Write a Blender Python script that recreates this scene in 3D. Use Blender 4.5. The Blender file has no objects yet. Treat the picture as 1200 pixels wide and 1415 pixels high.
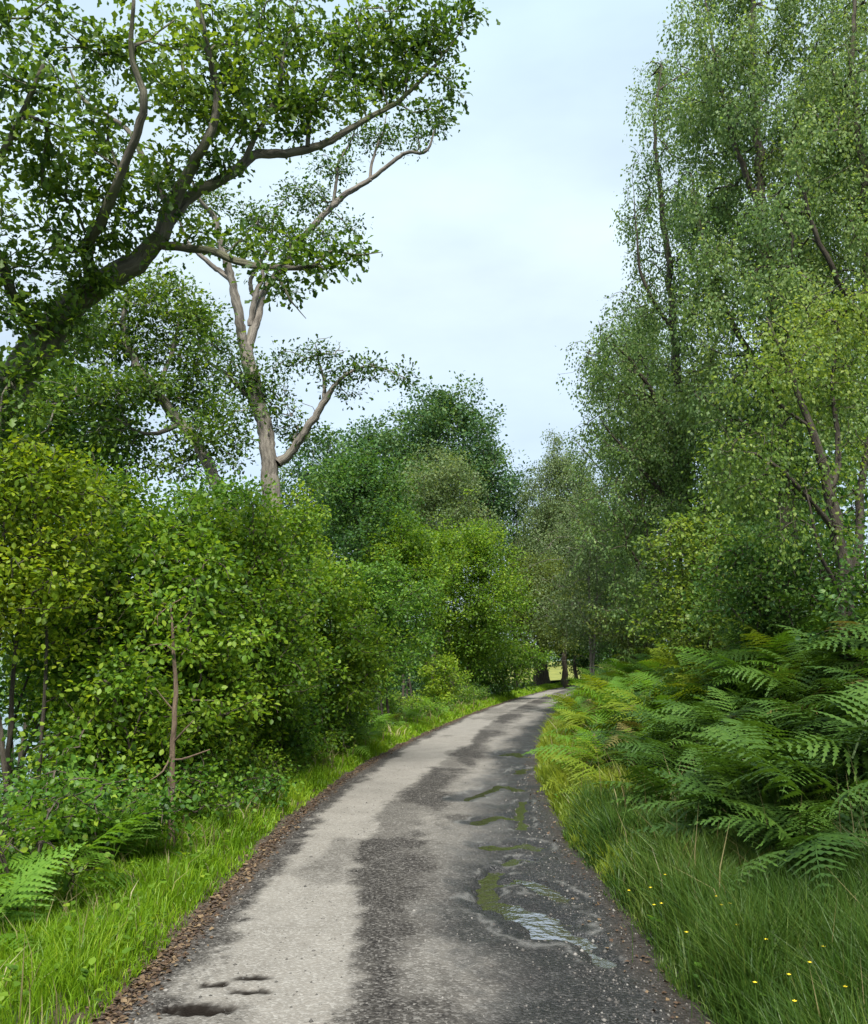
import bpy, math
import numpy as np

# ------------------------------------------------------------------ camera, sky, sun, exposure
S = bpy.context.scene
COL = S.collection
FPX, HORIZON = 1203.0, 915.0
CAM_H = 1.82
PITCH = math.atan((HORIZON - 707.5) / FPX)
cam_d = bpy.data.cameras.new('camera')
cam = bpy.data.objects.new('camera', cam_d)
COL.objects.link(cam)
cam_d.sensor_fit = 'HORIZONTAL'
cam_d.sensor_width = 36.0
cam_d.lens = 36.0 * FPX / 1200.0
cam_d.clip_start, cam_d.clip_end = 0.1, 6000
cam.location = (0, 0, CAM_H)
cam.rotation_euler = (math.radians(90) + PITCH, 0, 0)
S.camera = cam

SUN_EL, SUN_AZ = math.radians(54), math.radians(178)      # azimuth clockwise from +Y: right and slightly behind
world = bpy.data.worlds.new('World')
S.world = world
world.use_nodes = True
wn, wl = world.node_tree.nodes, world.node_tree.links
wn.clear()
w_out = wn.new('ShaderNodeOutputWorld')
sky = wn.new('ShaderNodeTexSky')
sky.sky_type = 'NISHITA'
sky.sun_disc = False
sky.sun_elevation, sky.sun_rotation = SUN_EL, SUN_AZ
sky.air_density, sky.dust_density = 1.0, 2.0
bg1 = wn.new('ShaderNodeBackground')
bg1.inputs['Strength'].default_value = 0.05
wl.new(sky.outputs[0], bg1.inputs['Color'])
# thin overcast veil in front of the blue
tc = wn.new('ShaderNodeTexCoord')
sep = wn.new('ShaderNodeSeparateXYZ')
wl.new(tc.outputs['Generated'], sep.inputs[0])
ramp = wn.new('ShaderNodeValToRGB')
ramp.color_ramp.elements[0].position = 0.0
ramp.color_ramp.elements[0].color = (0.60, 0.73, 0.87, 1)
ramp.color_ramp.elements[1].position = 0.85
ramp.color_ramp.elements[1].color = (0.55, 0.77, 0.90, 1)
for pos_, c_ in ((0.22, (0.60, 0.73, 0.87, 1)), (0.42, (0.76, 0.89, 0.97, 1))):
    ramp.color_ramp.elements.new(pos_).color = c_
wl.new(sep.outputs['Z'], ramp.inputs[0])
wmap = wn.new('ShaderNodeMapping')
wmap.inputs['Scale'].default_value = (1.0, 1.0, 2.6)
wl.new(tc.outputs['Generated'], wmap.inputs[0])
wnoise = wn.new('ShaderNodeTexNoise')
wnoise.inputs['Scale'].default_value = 2.2
wnoise.inputs['Detail'].default_value = 5
wl.new(wmap.outputs[0], wnoise.inputs['Vector'])
wr2 = wn.new('ShaderNodeMapRange')
wr2.inputs['From Min'].default_value, wr2.inputs['From Max'].default_value = 0.3, 0.7
wr2.inputs['To Min'].default_value, wr2.inputs['To Max'].default_value = 0.74, 1.07
wl.new(wnoise.outputs[0], wr2.inputs['Value'])
wmul = wn.new('ShaderNodeVectorMath')
wmul.operation = 'SCALE'
wl.new(ramp.outputs[0], wmul.inputs[0])
wl.new(wr2.outputs[0], wmul.inputs['Scale'])
bg2 = wn.new('ShaderNodeBackground')
bg2.inputs['Strength'].default_value = 0.24
wl.new(wmul.outputs[0], bg2.inputs['Color'])
wadd = wn.new('ShaderNodeMixShader')
wadd.inputs[0].default_value = 0.85
wl.new(bg1.outputs[0], wadd.inputs[1])
wl.new(bg2.outputs[0], wadd.inputs[2])
wl.new(wadd.outputs[0], w_out.inputs[0])

sun_d = bpy.data.lights.new('sun', 'SUN')
sun_d.energy = 1.8
sun_d.angle = math.radians(14)
sun_d.color = (1.0, 0.97, 0.91)
sun = bpy.data.objects.new('sun', sun_d)
COL.objects.link(sun)
sun.rotation_euler = (math.radians(90) - SUN_EL, 0, math.pi - SUN_AZ)
sun.location = (20, -10, 30)

S.view_settings.view_transform = 'Standard'
S.view_settings.look = 'None'
S.view_settings.exposure = 2.45
S.view_settings.gamma = 1.0
S.cycles.max_bounces = 8
S.cycles.diffuse_bounces = 5
S.cycles.transmission_bounces = 4
S.cycles.transparent_max_bounces = 4

# ------------------------------------------------------------------ helpers
RNG = np.random.default_rng(7)
sinP, cosP = math.sin(PITCH), math.cos(PITCH)


def P(px, py, D):
    """Point at distance D ahead that the photograph shows at px, py."""
    u, v = (px - 600.0) / FPX, (707.5 - py) / FPX
    t = D / (cosP - v * sinP)
    return np.array([u * t, D, CAM_H + t * (sinP + v * cosP)])


def G(px, py, z=0.0):
    """Point of the flat ground at px, py."""
    u, v = (px - 600.0) / FPX, (707.5 - py) / FPX
    dz = sinP + v * cosP
    t = (z - CAM_H) / dz
    return np.array([u * t, t * (cosP - v * sinP)])


def hash2(ix, iy, seed):
    n = (ix.astype(np.int64) * 374761393 + iy.astype(np.int64) * 668265263 + seed * 1442695041) & 0xffffffff
    n = ((n ^ (n >> 13)) * 1274126177) & 0xffffffff
    return ((n ^ (n >> 16)) & 0xffff) / 65535.0


def vnoise(x, y, seed=0):
    ix, iy = np.floor(x), np.floor(y)
    fx, fy = x - ix, y - iy
    fx, fy = fx * fx * (3 - 2 * fx), fy * fy * (3 - 2 * fy)
    a, b = hash2(ix, iy, seed), hash2(ix + 1, iy, seed)
    c, d = hash2(ix, iy + 1, seed), hash2(ix + 1, iy + 1, seed)
    return (a * (1 - fx) + b * fx) * (1 - fy) + (c * (1 - fx) + d * fx) * fy


def fbm(x, y, oct=4, seed=0):
    s, a, tot = 0.0, 0.5, 0.0
    for k in range(oct):
        s = s + a * vnoise(x * 2 ** k + 17.3 * k, y * 2 ** k + 9.1 * k, seed + k)
        tot += a
        a *= 0.5
    return s / tot


def unit(v):
    return v / np.maximum(np.linalg.norm(v, axis=-1, keepdims=True), 1e-9)


def mesh_np(name, verts, faces, attrs=None, smooth=False):
    """faces: (n,k) array or list of such arrays; attrs: {name: per-vertex floats or vectors}"""
    if not isinstance(faces, list):
        faces = [faces]
    me = bpy.data.meshes.new(name)
    verts = np.asarray(verts, np.float32)
    me.vertices.add(len(verts))
    me.vertices.foreach_set('co', verts.ravel())
    loops = np.concatenate([np.asarray(f, np.int32).ravel() for f in faces])
    counts = np.concatenate([np.full(len(f), f.shape[1], np.int32) for f in faces])
    me.loops.add(len(loops))
    me.loops.foreach_set('vertex_index', loops)
    starts = np.concatenate([[0], np.cumsum(counts)[:-1]]).astype(np.int32)
    me.polygons.add(len(counts))
    me.polygons.foreach_set('loop_start', starts)
    me.polygons.foreach_set('loop_total', counts)
    if smooth:
        me.polygons.foreach_set('use_smooth', np.ones(len(counts), bool))
    for k, a in (attrs or {}).items():
        a = np.asarray(a, np.float32)
        if a.ndim == 1:
            at = me.attributes.new(k, 'FLOAT', 'POINT')
            at.data.foreach_set('value', a)
        else:
            at = me.attributes.new(k, 'FLOAT_VECTOR', 'POINT')
            at.data.foreach_set('vector', a.ravel())
    me.update(calc_edges=True)
    return me


def link(name, me, mat=None, parent=None, loc=None):
    o = bpy.data.objects.new(name, me)
    COL.objects.link(o)
    if mat is not None:
        me.materials.append(mat)
    if parent is not None:
        o.parent = parent
    if loc is not None:
        o.location = [float(c) for c in loc]
    return o


def tag(o, label, cat, group=None):
    o['label'] = label
    o['category'] = cat
    if group:
        o['group'] = group
    return o


def empty(name, loc):
    o = bpy.data.objects.new(name, None)
    o.empty_display_size = 0.2
    COL.objects.link(o)
    o.location = [float(c) for c in loc]
    return o


# ------------------------------------------------------------------ materials
class NT:
    def __init__(s, name):
        s.m = bpy.data.materials.new(name)
        s.m.use_nodes = True
        s.n, s.l = s.m.node_tree.nodes, s.m.node_tree.links
        s.n.clear()
        s.out = s.n.new('ShaderNodeOutputMaterial')

    def add(s, t, **kw):
        nd = s.n.new(t)
        for k, v in kw.items():
            if k.startswith('i_'):
                nd.inputs[k[2:].replace('_', ' ')].default_value = v
            else:
                setattr(nd, k, v)
        return nd

    def ln(s, a, b):
        s.l.new(a, b)

    def ramp(s, fac, stops):
        r = s.add('ShaderNodeValToRGB')
        els = r.color_ramp.elements
        while len(els) < len(stops):
            els.new(0.5)
        for el, (p, c) in zip(els, stops):
            el.position = p
            el.color = (*c, 1) if len(c) == 3 else c
        if fac is not None:
            s.ln(fac, r.inputs[0])
        return r.outputs[0]

    def mix(s, fac, a, b, mode='MIX'):
        m = s.add('ShaderNodeMix', data_type='RGBA', blend_type=mode)
        for sock, v in ((m.inputs[0], fac), (m.inputs[6], a), (m.inputs[7], b)):
            if isinstance(v, (int, float)):
                sock.default_value = v
            elif isinstance(v, tuple):
                sock.default_value = (*v, 1)
            else:
                s.ln(v, sock)
        return m.outputs[2]

    def noise(s, scale, detail=4, vec=None, rough=0.5):
        t = s.add('ShaderNodeTexNoise', i_Scale=scale, i_Detail=detail, i_Roughness=rough)
        if vec is not None:
            s.ln(vec, t.inputs['Vector'])
        return t.outputs[0]

    def attr(s, name, what='Fac'):
        return s.add('ShaderNodeAttribute', attribute_name=name).outputs[what]

    def maprange(s, v, a, b, c, d):
        m = s.add('ShaderNodeMapRange')
        for i, x in zip((1, 2, 3, 4), (a, b, c, d)):
            m.inputs[i].default_value = x
        s.ln(v, m.inputs[0])
        return m.outputs[0]

    def math(s, op, a, b=None):
        m = s.add('ShaderNodeMath', operation=op)
        for i, v in enumerate((a, b)):
            if v is None:
                continue
            if isinstance(v, (int, float)):
                m.inputs[i].default_value = v
            else:
                s.ln(v, m.inputs[i])
        return m.outputs[0]

    def bump(s, h, strength, dist):
        b = s.add('ShaderNodeBump', i_Strength=strength, i_Distance=dist)
        s.ln(h, b.inputs['Height'])
        return b.outputs[0]

    def principled(s, color, rough=0.6, normal=None, spec=0.5):
        p = s.add('ShaderNodeBsdfPrincipled')
        for sock, v in ((p.inputs['Base Color'], color), (p.inputs['Roughness'], rough), (p.inputs['Specular IOR Level'], spec)):
            if isinstance(v, tuple):
                sock.default_value = (*v, 1)
            elif isinstance(v, (int, float)):
                sock.default_value = v
            else:
                s.ln(v, sock)
        if normal is not None:
            s.ln(normal, p.inputs['Normal'])
        return p


def leaf_mat(name, dark, mid, light, trans=0.35, rough=0.5, spec=0.32):
    t = NT(name)
    oi = t.add('ShaderNodeObjectInfo').outputs['Random']
    v = t.math('ADD', t.attr('tint'), t.maprange(oi, 0, 1, -0.08, 0.08))
    col = t.ramp(v, [(0.0, dark), (0.55, mid), (1.0, light)])
    p = t.principled(col, rough, spec=spec)
    tr = t.add('ShaderNodeBsdfTranslucent')
    tc_ = t.mix(1.0, col, (1.25, 1.15, 0.5), 'MULTIPLY')
    t.ln(tc_, tr.inputs[0])
    mx = t.add('ShaderNodeMixShader')
    mx.inputs[0].default_value = trans
    t.ln(p.outputs[0], mx.inputs[1])
    t.ln(tr.outputs[0], mx.inputs[2])
    t.ln(mx.outputs[0], t.out.inputs[0])
    return t.m


def bark_mat(name, dark, light, moss=None, moss_amt=0.0, scale=9.0):
    t = NT(name)
    bu = t.attr('bark_uv', 'Vector')
    n1 = t.noise(scale, 6, bu, 0.65)
    n2 = t.noise(scale * 0.22, 3, bu)
    col = t.ramp(n1, [(0.32, dark), (0.68, light)])
    col = t.mix(t.maprange(n2, 0.35, 0.7, 0.0, 0.55), col, tuple(c * 0.55 for c in light))
    if moss is not None:
        geo = t.add('ShaderNodeNewGeometry')
        n3 = t.noise(3.0, 5, bu)
        col = t.mix(t.maprange(n3, 0.62 - moss_amt * 0.4, 0.72 - moss_amt * 0.2, 0.0, 0.9), col, moss)
    p = t.principled(col, 0.85, t.bump(n1, 1.0, 0.06), spec=0.25)
    t.ln(p.outputs[0], t.out.inputs[0])
    return t.m


M = {}
M['oak_leaf'] = leaf_mat('oak_leaf', (0.022, 0.052, 0.012), (0.072, 0.142, 0.020), (0.180, 0.265, 0.030), 0.50)
M['oak_far'] = leaf_mat('oak_far', (0.020, 0.056, 0.024), (0.056, 0.126, 0.044), (0.120, 0.195, 0.056), 0.42)
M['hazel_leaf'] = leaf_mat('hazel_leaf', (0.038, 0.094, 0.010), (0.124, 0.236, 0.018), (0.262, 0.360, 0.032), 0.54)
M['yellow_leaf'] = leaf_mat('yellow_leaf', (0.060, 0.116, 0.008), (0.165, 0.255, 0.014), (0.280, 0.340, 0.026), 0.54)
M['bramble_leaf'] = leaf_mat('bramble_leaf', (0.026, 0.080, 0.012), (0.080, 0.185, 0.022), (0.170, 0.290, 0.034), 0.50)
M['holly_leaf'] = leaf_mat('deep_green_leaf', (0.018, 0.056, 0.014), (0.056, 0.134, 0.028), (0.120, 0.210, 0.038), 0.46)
M['birch_leaf'] = leaf_mat('birch_leaf', (0.056, 0.106, 0.036), (0.130, 0.222, 0.068), (0.240, 0.325, 0.105), 0.56)
M['birch_hazel_mix'] = leaf_mat('birch_hazel_mix', (0.040, 0.086, 0.016), (0.118, 0.200, 0.034), (0.240, 0.310, 0.055), 0.54)  # leaf colour between the birch and hazel greens
M['willow_leaf'] = leaf_mat('willow_leaf', (0.070, 0.112, 0.042), (0.140, 0.205, 0.080), (0.235, 0.285, 0.125), 0.52)
M['brown_leaf'] = leaf_mat('olive_leaf', (0.060, 0.085, 0.018), (0.120, 0.170, 0.034), (0.185, 0.225, 0.052), 0.50)
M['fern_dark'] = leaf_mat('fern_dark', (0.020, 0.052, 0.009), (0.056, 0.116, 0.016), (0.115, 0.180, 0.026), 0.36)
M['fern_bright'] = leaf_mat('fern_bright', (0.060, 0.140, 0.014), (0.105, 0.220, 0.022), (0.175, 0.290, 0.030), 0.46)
M['fern_reflect_yellow'] = leaf_mat('fern_reflect_yellow', (0.090, 0.150, 0.012), (0.165, 0.225, 0.016), (0.260, 0.290, 0.028), 0.46)  # yellow of a windscreen reflection put into the leaf colour
M['fern_brown'] = leaf_mat('fern_brown', (0.05, 0.05, 0.014), (0.11, 0.10, 0.028), (0.18, 0.15, 0.045), 0.3)
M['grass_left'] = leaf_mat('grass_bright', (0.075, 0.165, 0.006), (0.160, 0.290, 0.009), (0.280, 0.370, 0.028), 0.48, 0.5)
M['grass_right_shade'] = leaf_mat('grass_shade', (0.020, 0.054, 0.008), (0.050, 0.106, 0.012), (0.115, 0.160, 0.028), 0.38, 0.5)  # shade on the near right bank is put into this darker blade colour
M['litter'] = leaf_mat('dead_leaf', (0.030, 0.017, 0.010), (0.072, 0.043, 0.025), (0.170, 0.118, 0.062), 0.1, 0.7)
M['bark_dark'] = bark_mat('bark_dark', (0.013, 0.010, 0.007), (0.095, 0.080, 0.060), (0.060, 0.070, 0.024), 0.25)
M['bark_moss'] = bark_mat('bark_moss', (0.020, 0.017, 0.013), (0.190, 0.168, 0.130), (0.060, 0.072, 0.022), 0.55)
M['bark_pale'] = bark_mat('bark_pale', (0.045, 0.037, 0.030), (0.250, 0.222, 0.185), (0.085, 0.095, 0.05), 0.2)
M['bark_mid'] = bark_mat('bark_mid', (0.026, 0.020, 0.015), (0.125, 0.100, 0.074), (0.07, 0.08, 0.03), 0.05)
M['bark_twig'] = bark_mat('bark_twig', (0.05, 0.034, 0.022), (0.19, 0.135, 0.09))
M['bark_red'] = bark_mat('bark_red', (0.090, 0.055, 0.030), (0.270, 0.180, 0.110))

# ------------------------------------------------------------------ ground, road, lake, hills
_cy = np.array([-12, 4, 9, 12, 16, 20, 26, 35, 46, 60, 72, 80, 90, 105], float)
_cx = np.array([-0.15, -0.16, -0.17, -0.10, 0.25, 0.80, 1.78, 3.50, 5.90, 9.4, 13.1, 16.4, 22, 35], float)


def xc(y):
    y = np.asarray(y, float)
    s = 0
    for k in (-2, -1, 0, 1, 2):
        s = s + np.interp(y + k * 1.3, _cy, _cx)
    return s / 5


_dL = np.array([-60, -26, -18, -12, -6, -3.4, -2.4, -1.95, -1.62, -1.45, 0], float)
_zL = np.array([-7.5, -5.2, -3.6, -1.6, -0.45, -0.02, 0.05, 0.06, 0.00, -0.10, -0.16], float)
_dR = np.array([0, 1.42, 1.62, 1.9, 2.6, 3.6, 5.5, 9, 16, 60], float)
_zR = np.array([-0.16, -0.10, 0.0, 0.05, 0.20, 0.72, 1.9, 3.0, 3.9, 6.2], float)


def H(x, y):
    x, y = np.asarray(x, float), np.asarray(y, float)
    d = x - xc(y)
    d = d + (fbm(x * 1.3, y * 1.3, 3, 5) - 0.5) * 0.36 * np.exp(-((np.abs(d) - 1.6) / 0.7) ** 2)
    z = np.where(d < 0, np.interp(d, _dL, _zL), np.interp(d, _dR, _zR))
    far = np.clip((np.abs(d) - 1.6) / 2.0, 0, 1)
    fade = np.clip((y - 84) / 20, 0, 1)                      # behind the bend the land levels out
    z = z * (1 - fade * np.where(d > 0, 0.75, 0.0)) + (fbm(x * 0.5, y * 0.5, 3, 2) - 0.5) * 0.25 * far
    return z + (fbm(x * 5, y * 5, 2, 9) - 0.5) * 0.04 * np.clip((np.abs(d) - 1.4) / 0.3, 0, 1)


def spaced(a, b, near, step0, growth):
    vals = [near]
    s = step0
    while vals[-1] < b:
        vals.append(vals[-1] + s)
        s *= growth
    s = step0
    lo = [near]
    while lo[-1] > a:
        lo.append(lo[-1] - s)
        s *= growth
    return np.array(sorted(set(lo[1:] + vals)))


def grid_faces(nx, ny):
    i = np.arange(nx - 1)[None, :] + np.arange(ny - 1)[:, None] * nx
    return np.stack([i, i + 1, i + nx + 1, i + nx], -1).reshape(-1, 4)


# ground laid out along the road so its detail follows the verge
gd = np.concatenate([-spaced(0, 420, 1.2, 0.07, 1.09)[::-1], [-0.6, 0, 0.6], spaced(0, 420, 1.2, 0.07, 1.09)])
gd = np.unique(gd[np.abs(gd) > 1.0])
gd = np.concatenate([gd[gd < 0], [0.0], gd[gd > 0]])
gy = spaced(-14, 900, 3.5, 0.12, 1.018)
GD, GY = np.meshgrid(gd, gy)
GX = GD + xc(np.minimum(GY, 105))
GZ = H(GX, GY)
t = NT('ground_soil')
geo = t.add('ShaderNodeNewGeometry').outputs['Position']
n1, n2 = t.noise(7, 6, geo, 0.7), t.noise(0.7, 3, geo)
soil = t.ramp(n1, [(0.3, (0.020, 0.015, 0.010)), (0.55, (0.060, 0.045, 0.028)), (0.75, (0.13, 0.10, 0.065))])
green = t.ramp(n1, [(0.3, (0.018, 0.035, 0.010)), (0.7, (0.055, 0.10, 0.018))])
col = t.mix(t.attr('green'), soil, green)
p = t.principled(col, 0.9, t.bump(n1, 0.8, 0.05), spec=0.2)
t.ln(p.outputs[0], t.out.inputs[0])
gg = np.clip((np.abs(GD) - 1.75) / 0.25, 0, 1)
ground = link('ground', mesh_np('ground', np.stack([GX, GY, GZ], -1).reshape(-1, 3), grid_faces(len(gd), len(gy)),
                                {'green': gg.ravel()}, True), t.m)
ground['kind'] = 'structure'

# road: puddled single track, fine grid with ruts; water stands where it dips
PUDDLES = [   # (polyline of the dip, half width m, depth m, label)
    ([(690, 1252), (716, 1258), (742, 1270), (760, 1284)], 0.21, 0.055, None),
    ([(685, 1205), (668, 1228), (676, 1252), (712, 1262), (748, 1275), (775, 1290), (812, 1303)], 0.115, 0.052,
     'bright winding puddle mirroring the sky in the right wheel track'),
    ([(672, 1170), (700, 1172), (728, 1166), (741, 1174)], 0.12, 0.045, 'small brown puddle behind the bright winding one'),
    ([(640, 1108), (668, 1096), (694, 1086), (716, 1092)], 0.12, 0.045, 'flat narrow puddle crossing the right wheel track mid way'),
    ([(723, 1146), (718, 1128), (724, 1108)], 0.08, 0.04, 'thin puddle trickling along the right grass edge'),
    ([(655, 1140), (690, 1128), (716, 1134)], 0.10, 0.04, 'faint damp puddle between the narrow crossing puddle and the brown one'),
    ([(700, 1196), (716, 1186), (738, 1190)], 0.07, 0.04, 'tiny puddle above the start of the winding puddle'),
    ([(790, 1296), (812, 1308), (836, 1330)], 0.09, 0.04, 'tail end puddle trickling toward the right verge'),
    ([(698, 1044), (710, 1040), (722, 1046)], 0.18, 0.045, 'dark little puddle in the broken tarmac near the bend'),
    ([(716, 1070), (728, 1062)], 0.13, 0.045, 'small dark puddle against the right grass edge near the bend'),
    ([(690, 1222), (720, 1216), (750, 1226), (782, 1246)], 0.10, 0.035, 'shallow puddle in the dark tarmac right of the winding one'),
]
POTHOLES = [((275, 1400), 0.115, 0.05), ((345, 1374), 0.085, 0.03), ((300, 1366), 0.04, 0.02), ((352, 1356), 0.05, 0.02)]


def seg_dist(x, y, pts):
    best = np.full(x.shape, 1e9)
    for a, b in zip(pts[:-1], pts[1:]):
        ab = b - a
        tt = np.clip(((x - a[0]) * ab[0] + (y - a[1]) * ab[1]) / max(ab @ ab, 1e-9), 0, 1)
        best = np.minimum(best, np.hypot(x - a[0] - tt * ab[0], y - a[1] - tt * ab[1]))
    return best


def road_base(d):
    return 0.035 - 0.030 * (np.abs(d) / 1.6) ** 2


def road_z(x, y):
    d = x - xc(y)
    z = road_base(d)
    z = z - 0.012 * np.exp(-((d - 0.75) / 0.35) ** 2) - 0.006 * np.exp(-((d + 0.8) / 0.35) ** 2)
    rough = np.clip((d + 0.1) / 0.5, 0.25, 1)
    z = z + (fbm(x * 2.2, y * 1.6, 3, 21) - 0.5) * 0.035 * rough + (fbm(x * 11, y * 9, 3, 31) - 0.5) * 0.012 * rough
    wob = (fbm(x * 7, y * 7, 3, 55) - 0.5) * 0.16
    wob2 = (fbm(x * 26, y * 26, 2, 57) - 0.5) * 0.10
    dip = np.zeros(np.shape(x))
    for pl, hw, dep, _ in PUDDLES:
        q = [G(*c) for c in pl]
        ds = np.maximum(seg_dist(x, y, q) + wob * hw / 0.12, 0)
        dip = np.maximum(dip, dep * np.exp(-(ds / hw) ** 2))
    z = z - dip
    for c, r, dep in POTHOLES:
        q = G(*c)
        ds = np.hypot((x - q[0]) * 0.75, (y - q[1]) * 1.9) + wob * 0.5 + wob2
        z = z - dep * 0.6 / (1 + np.exp((ds - r) / 0.02))
    return z


rd = np.concatenate([np.linspace(-1.95, 1.95, 196)])
ry = [1.0]
while ry[-1] < 104:
    ry.append(ry[-1] + max(0.02, 0.0042 * ry[-1] * max(1, ry[-1] / 9)))
ry = np.array(ry)
RD, RY = np.meshgrid(rd, ry)
RX = RD + xc(RY)
RZ = road_z(RX, RY)
# tone maps, in road coordinates: how dry / how coarse the surface is
n_a, n_b = fbm(RX * 1.7, RY * 0.8, 4, 71), fbm(RX * 6, RY * 5, 3, 72)
w_ = (n_a - 0.5) * 0.75 + (n_b - 0.5) * 0.45 + (fbm(RX * 22, RY * 18, 2, 75) - 0.5) * 0.22


def band(d, a, b, soft=0.09):
    return 1 / (1 + np.exp(-(d - a) / soft)) * 1 / (1 + np.exp((d - b) / soft))


yk = np.array([0, 4.5, 5.7, 7.6, 9.5, 12, 16, 20, 26, 35, 46, 70, 110], float)
lo = np.interp(RY, yk, [-1.28, -1.28, -1.22, -1.20, -1.22, -1.2, -1.2, -1.25, -1.3, -1.35, -1.35, -1.4, -1.4])
hi = np.interp(RY, yk, [-0.30, -0.35, -0.35, -0.50, -0.58, -0.45, -0.20, 0.0, -0.25, -0.3, -0.35, -0.4, -0.4])
dry = band(RD + w_ * 0.5, lo, hi, 0.03)
lo2 = np.interp(RY, yk, [0.10, 0.10, 0.12, 0.15, 0.10, 0.15, 0.30, 0.45, 0.40, 0.40, 0.35, 0.4, 0.4])
hi2 = np.interp(RY, yk, [0.30, 0.34, 0.36, 0.45, 0.85, 1.05, 0.85, 0.80, 1.05, 1.1, 1.1, 1.1, 1.1])
amp2 = np.interp(RY, yk, [0.35, 0.4, 0.40, 0.45, 0.6, 0.75, 0.65, 0.65, 0.75, 0.75, 0.8, 0.8, 0.8])
dry2 = band(RD + w_ * 0.7, lo2, hi2, 0.07) * amp2
patch = np.clip((fbm(RX * 0.9 + 3, RY * 0.45, 4, 91) - 0.60) / 0.05, 0, 1)
DRY = np.clip(np.maximum(dry, dry2) + (n_b - 0.5) * 0.25 - patch * 0.45 + 0.36 * band(RD, -0.6, 0.7, .1) * np.clip((fbm(RX * 1.3 + 9, RY * 0.7, 4, 95) - 0.53) / 0.08, 0, 1), 0, 1)
WET = np.clip(band(RD + w_ * 0.8, np.interp(RY, yk, [0.42, 0.42, 0.40, 0.35, 0.5, 0.6, 0.7, 0.8, 1.0, 1.2, 1.3, 1.4, 1.4]), 2.5, 0.10), 0, 1)
pd_ = np.full(RX.shape, 1e9)
for pl, hw, dep, _ in PUDDLES:
    pd_ = np.minimum(pd_, seg_dist(RX, RY, [G(*c) for c in pl]) / (hw * 1.9))
SILT = 0.75 * np.exp(-((pd_ + w_ * 1.3 - 0.95) / 0.11) ** 2) * np.clip((fbm(RX * 5, RY * 5, 3, 93) - .47) / .12, 0, 1)
WET = np.maximum(WET * 0.85, np.exp(-np.maximum(pd_ + w_ * 1.2 - 0.7, 0) ** 2 * 5))
ph_ = np.zeros(RX.shape)
for c, r, dep in POTHOLES:
    q = G(*c)
    ph_ = np.maximum(ph_, 1 / (1 + np.exp((np.hypot((RX - q[0]) * 0.75, (RY - q[1]) * 1.9) + w_ * 0.2 + (fbm(RX * 26, RY * 26, 2, 57) - 0.5) * 0.13 - r * 1.15) / 0.012)))
EDGE = np.clip((np.abs(RD + w_ * 0.4) - 1.36) / 0.12, 0, 1)
t = NT('road_tarmac')
geo = t.add('ShaderNodeNewGeometry').outputs['Position']
vor = t.add('ShaderNodeTexVoronoi', i_Scale=62.0)
t.ln(geo, vor.inputs['Vector'])
vcol = t.add('ShaderNodeSeparateColor')
t.ln(vor.outputs['Color'], vcol.inputs[0])
stone = vcol.outputs[0]
n1, n3 = t.noise(24, 5, geo, 0.7), t.noise(2.3, 4, geo)
dryc = t.mix(t.maprange(n3, 0.3, 0.7, 0, 1), (0.142, 0.128, 0.110), (0.190, 0.173, 0.150))
dryc = t.mix(t.maprange(stone, 0, 1, 0, 0.55), dryc, t.ramp(stone, [(0, (0.07, 0.065, 0.058)), (1, (0.28, 0.265, 0.24))]))
grav = t.ramp(stone, [(0.0, (0.014, 0.012, 0.011)), (0.5, (0.034, 0.030, 0.026)), (0.82, (0.068, 0.062, 0.056)), (1.0, (0.130, 0.120, 0.108))])
col = t.mix(t.attr('dry'), grav, dryc)
edgec = t.ramp(n1, [(0.3, (0.024, 0.017, 0.013)), (0.5, (0.060, 0.045, 0.034)), (0.72, (0.140, 0.112, 0.090))])
col = t.mix(t.attr('edge'), col, edgec)
wetc = t.mix(1.0, col, (0.30, 0.30, 0.32), 'MULTIPLY')
col = t.mix(t.attr('wet'), col, wetc)
col = t.mix(t.math('MULTIPLY', t.attr('silt'), 0.8), col, (0.14, 0.135, 0.125))
col = t.mix(t.attr('hole'), col, (0.011, 0.009, 0.0075))
wetn = t.math('MULTIPLY', t.attr('wet'), t.maprange(n3, 0.35, 0.65, 0.5, 1.0))
rough = t.maprange(wetn, 0, 1, 0.85, 0.34)
hgt = t.math('ADD', t.math('MULTIPLY', vor.outputs['Distance'], -1.0), t.math('MULTIPLY', n1, 0.6))
bst = t.add('ShaderNodeBump', i_Distance=0.012)
t.ln(hgt, bst.inputs['Height'])
t.ln(t.maprange(t.attr('dry'), 0, 1, 0.9, 0.45), bst.inputs['Strength'])
spc = t.math('MULTIPLY', t.maprange(wetn, 0, 1, 0.16, 0.55), t.math('SUBTRACT', 1.0, t.attr('hole')))
p = t.principled(col, rough, bst.outputs[0], spec=spc)
t.ln(p.outputs[0], t.out.inputs[0])
road = link('road', mesh_np('road', np.stack([RX, RY, RZ], -1).reshape(-1, 3), grid_faces(len(rd), len(ry)),
                            {'dry': DRY.ravel(), 'wet': WET.ravel(), 'edge': EDGE.ravel(), 'hole': ph_.ravel(), 'silt': SILT.ravel()}, True), t.m)
road['kind'] = 'structure'

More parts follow.
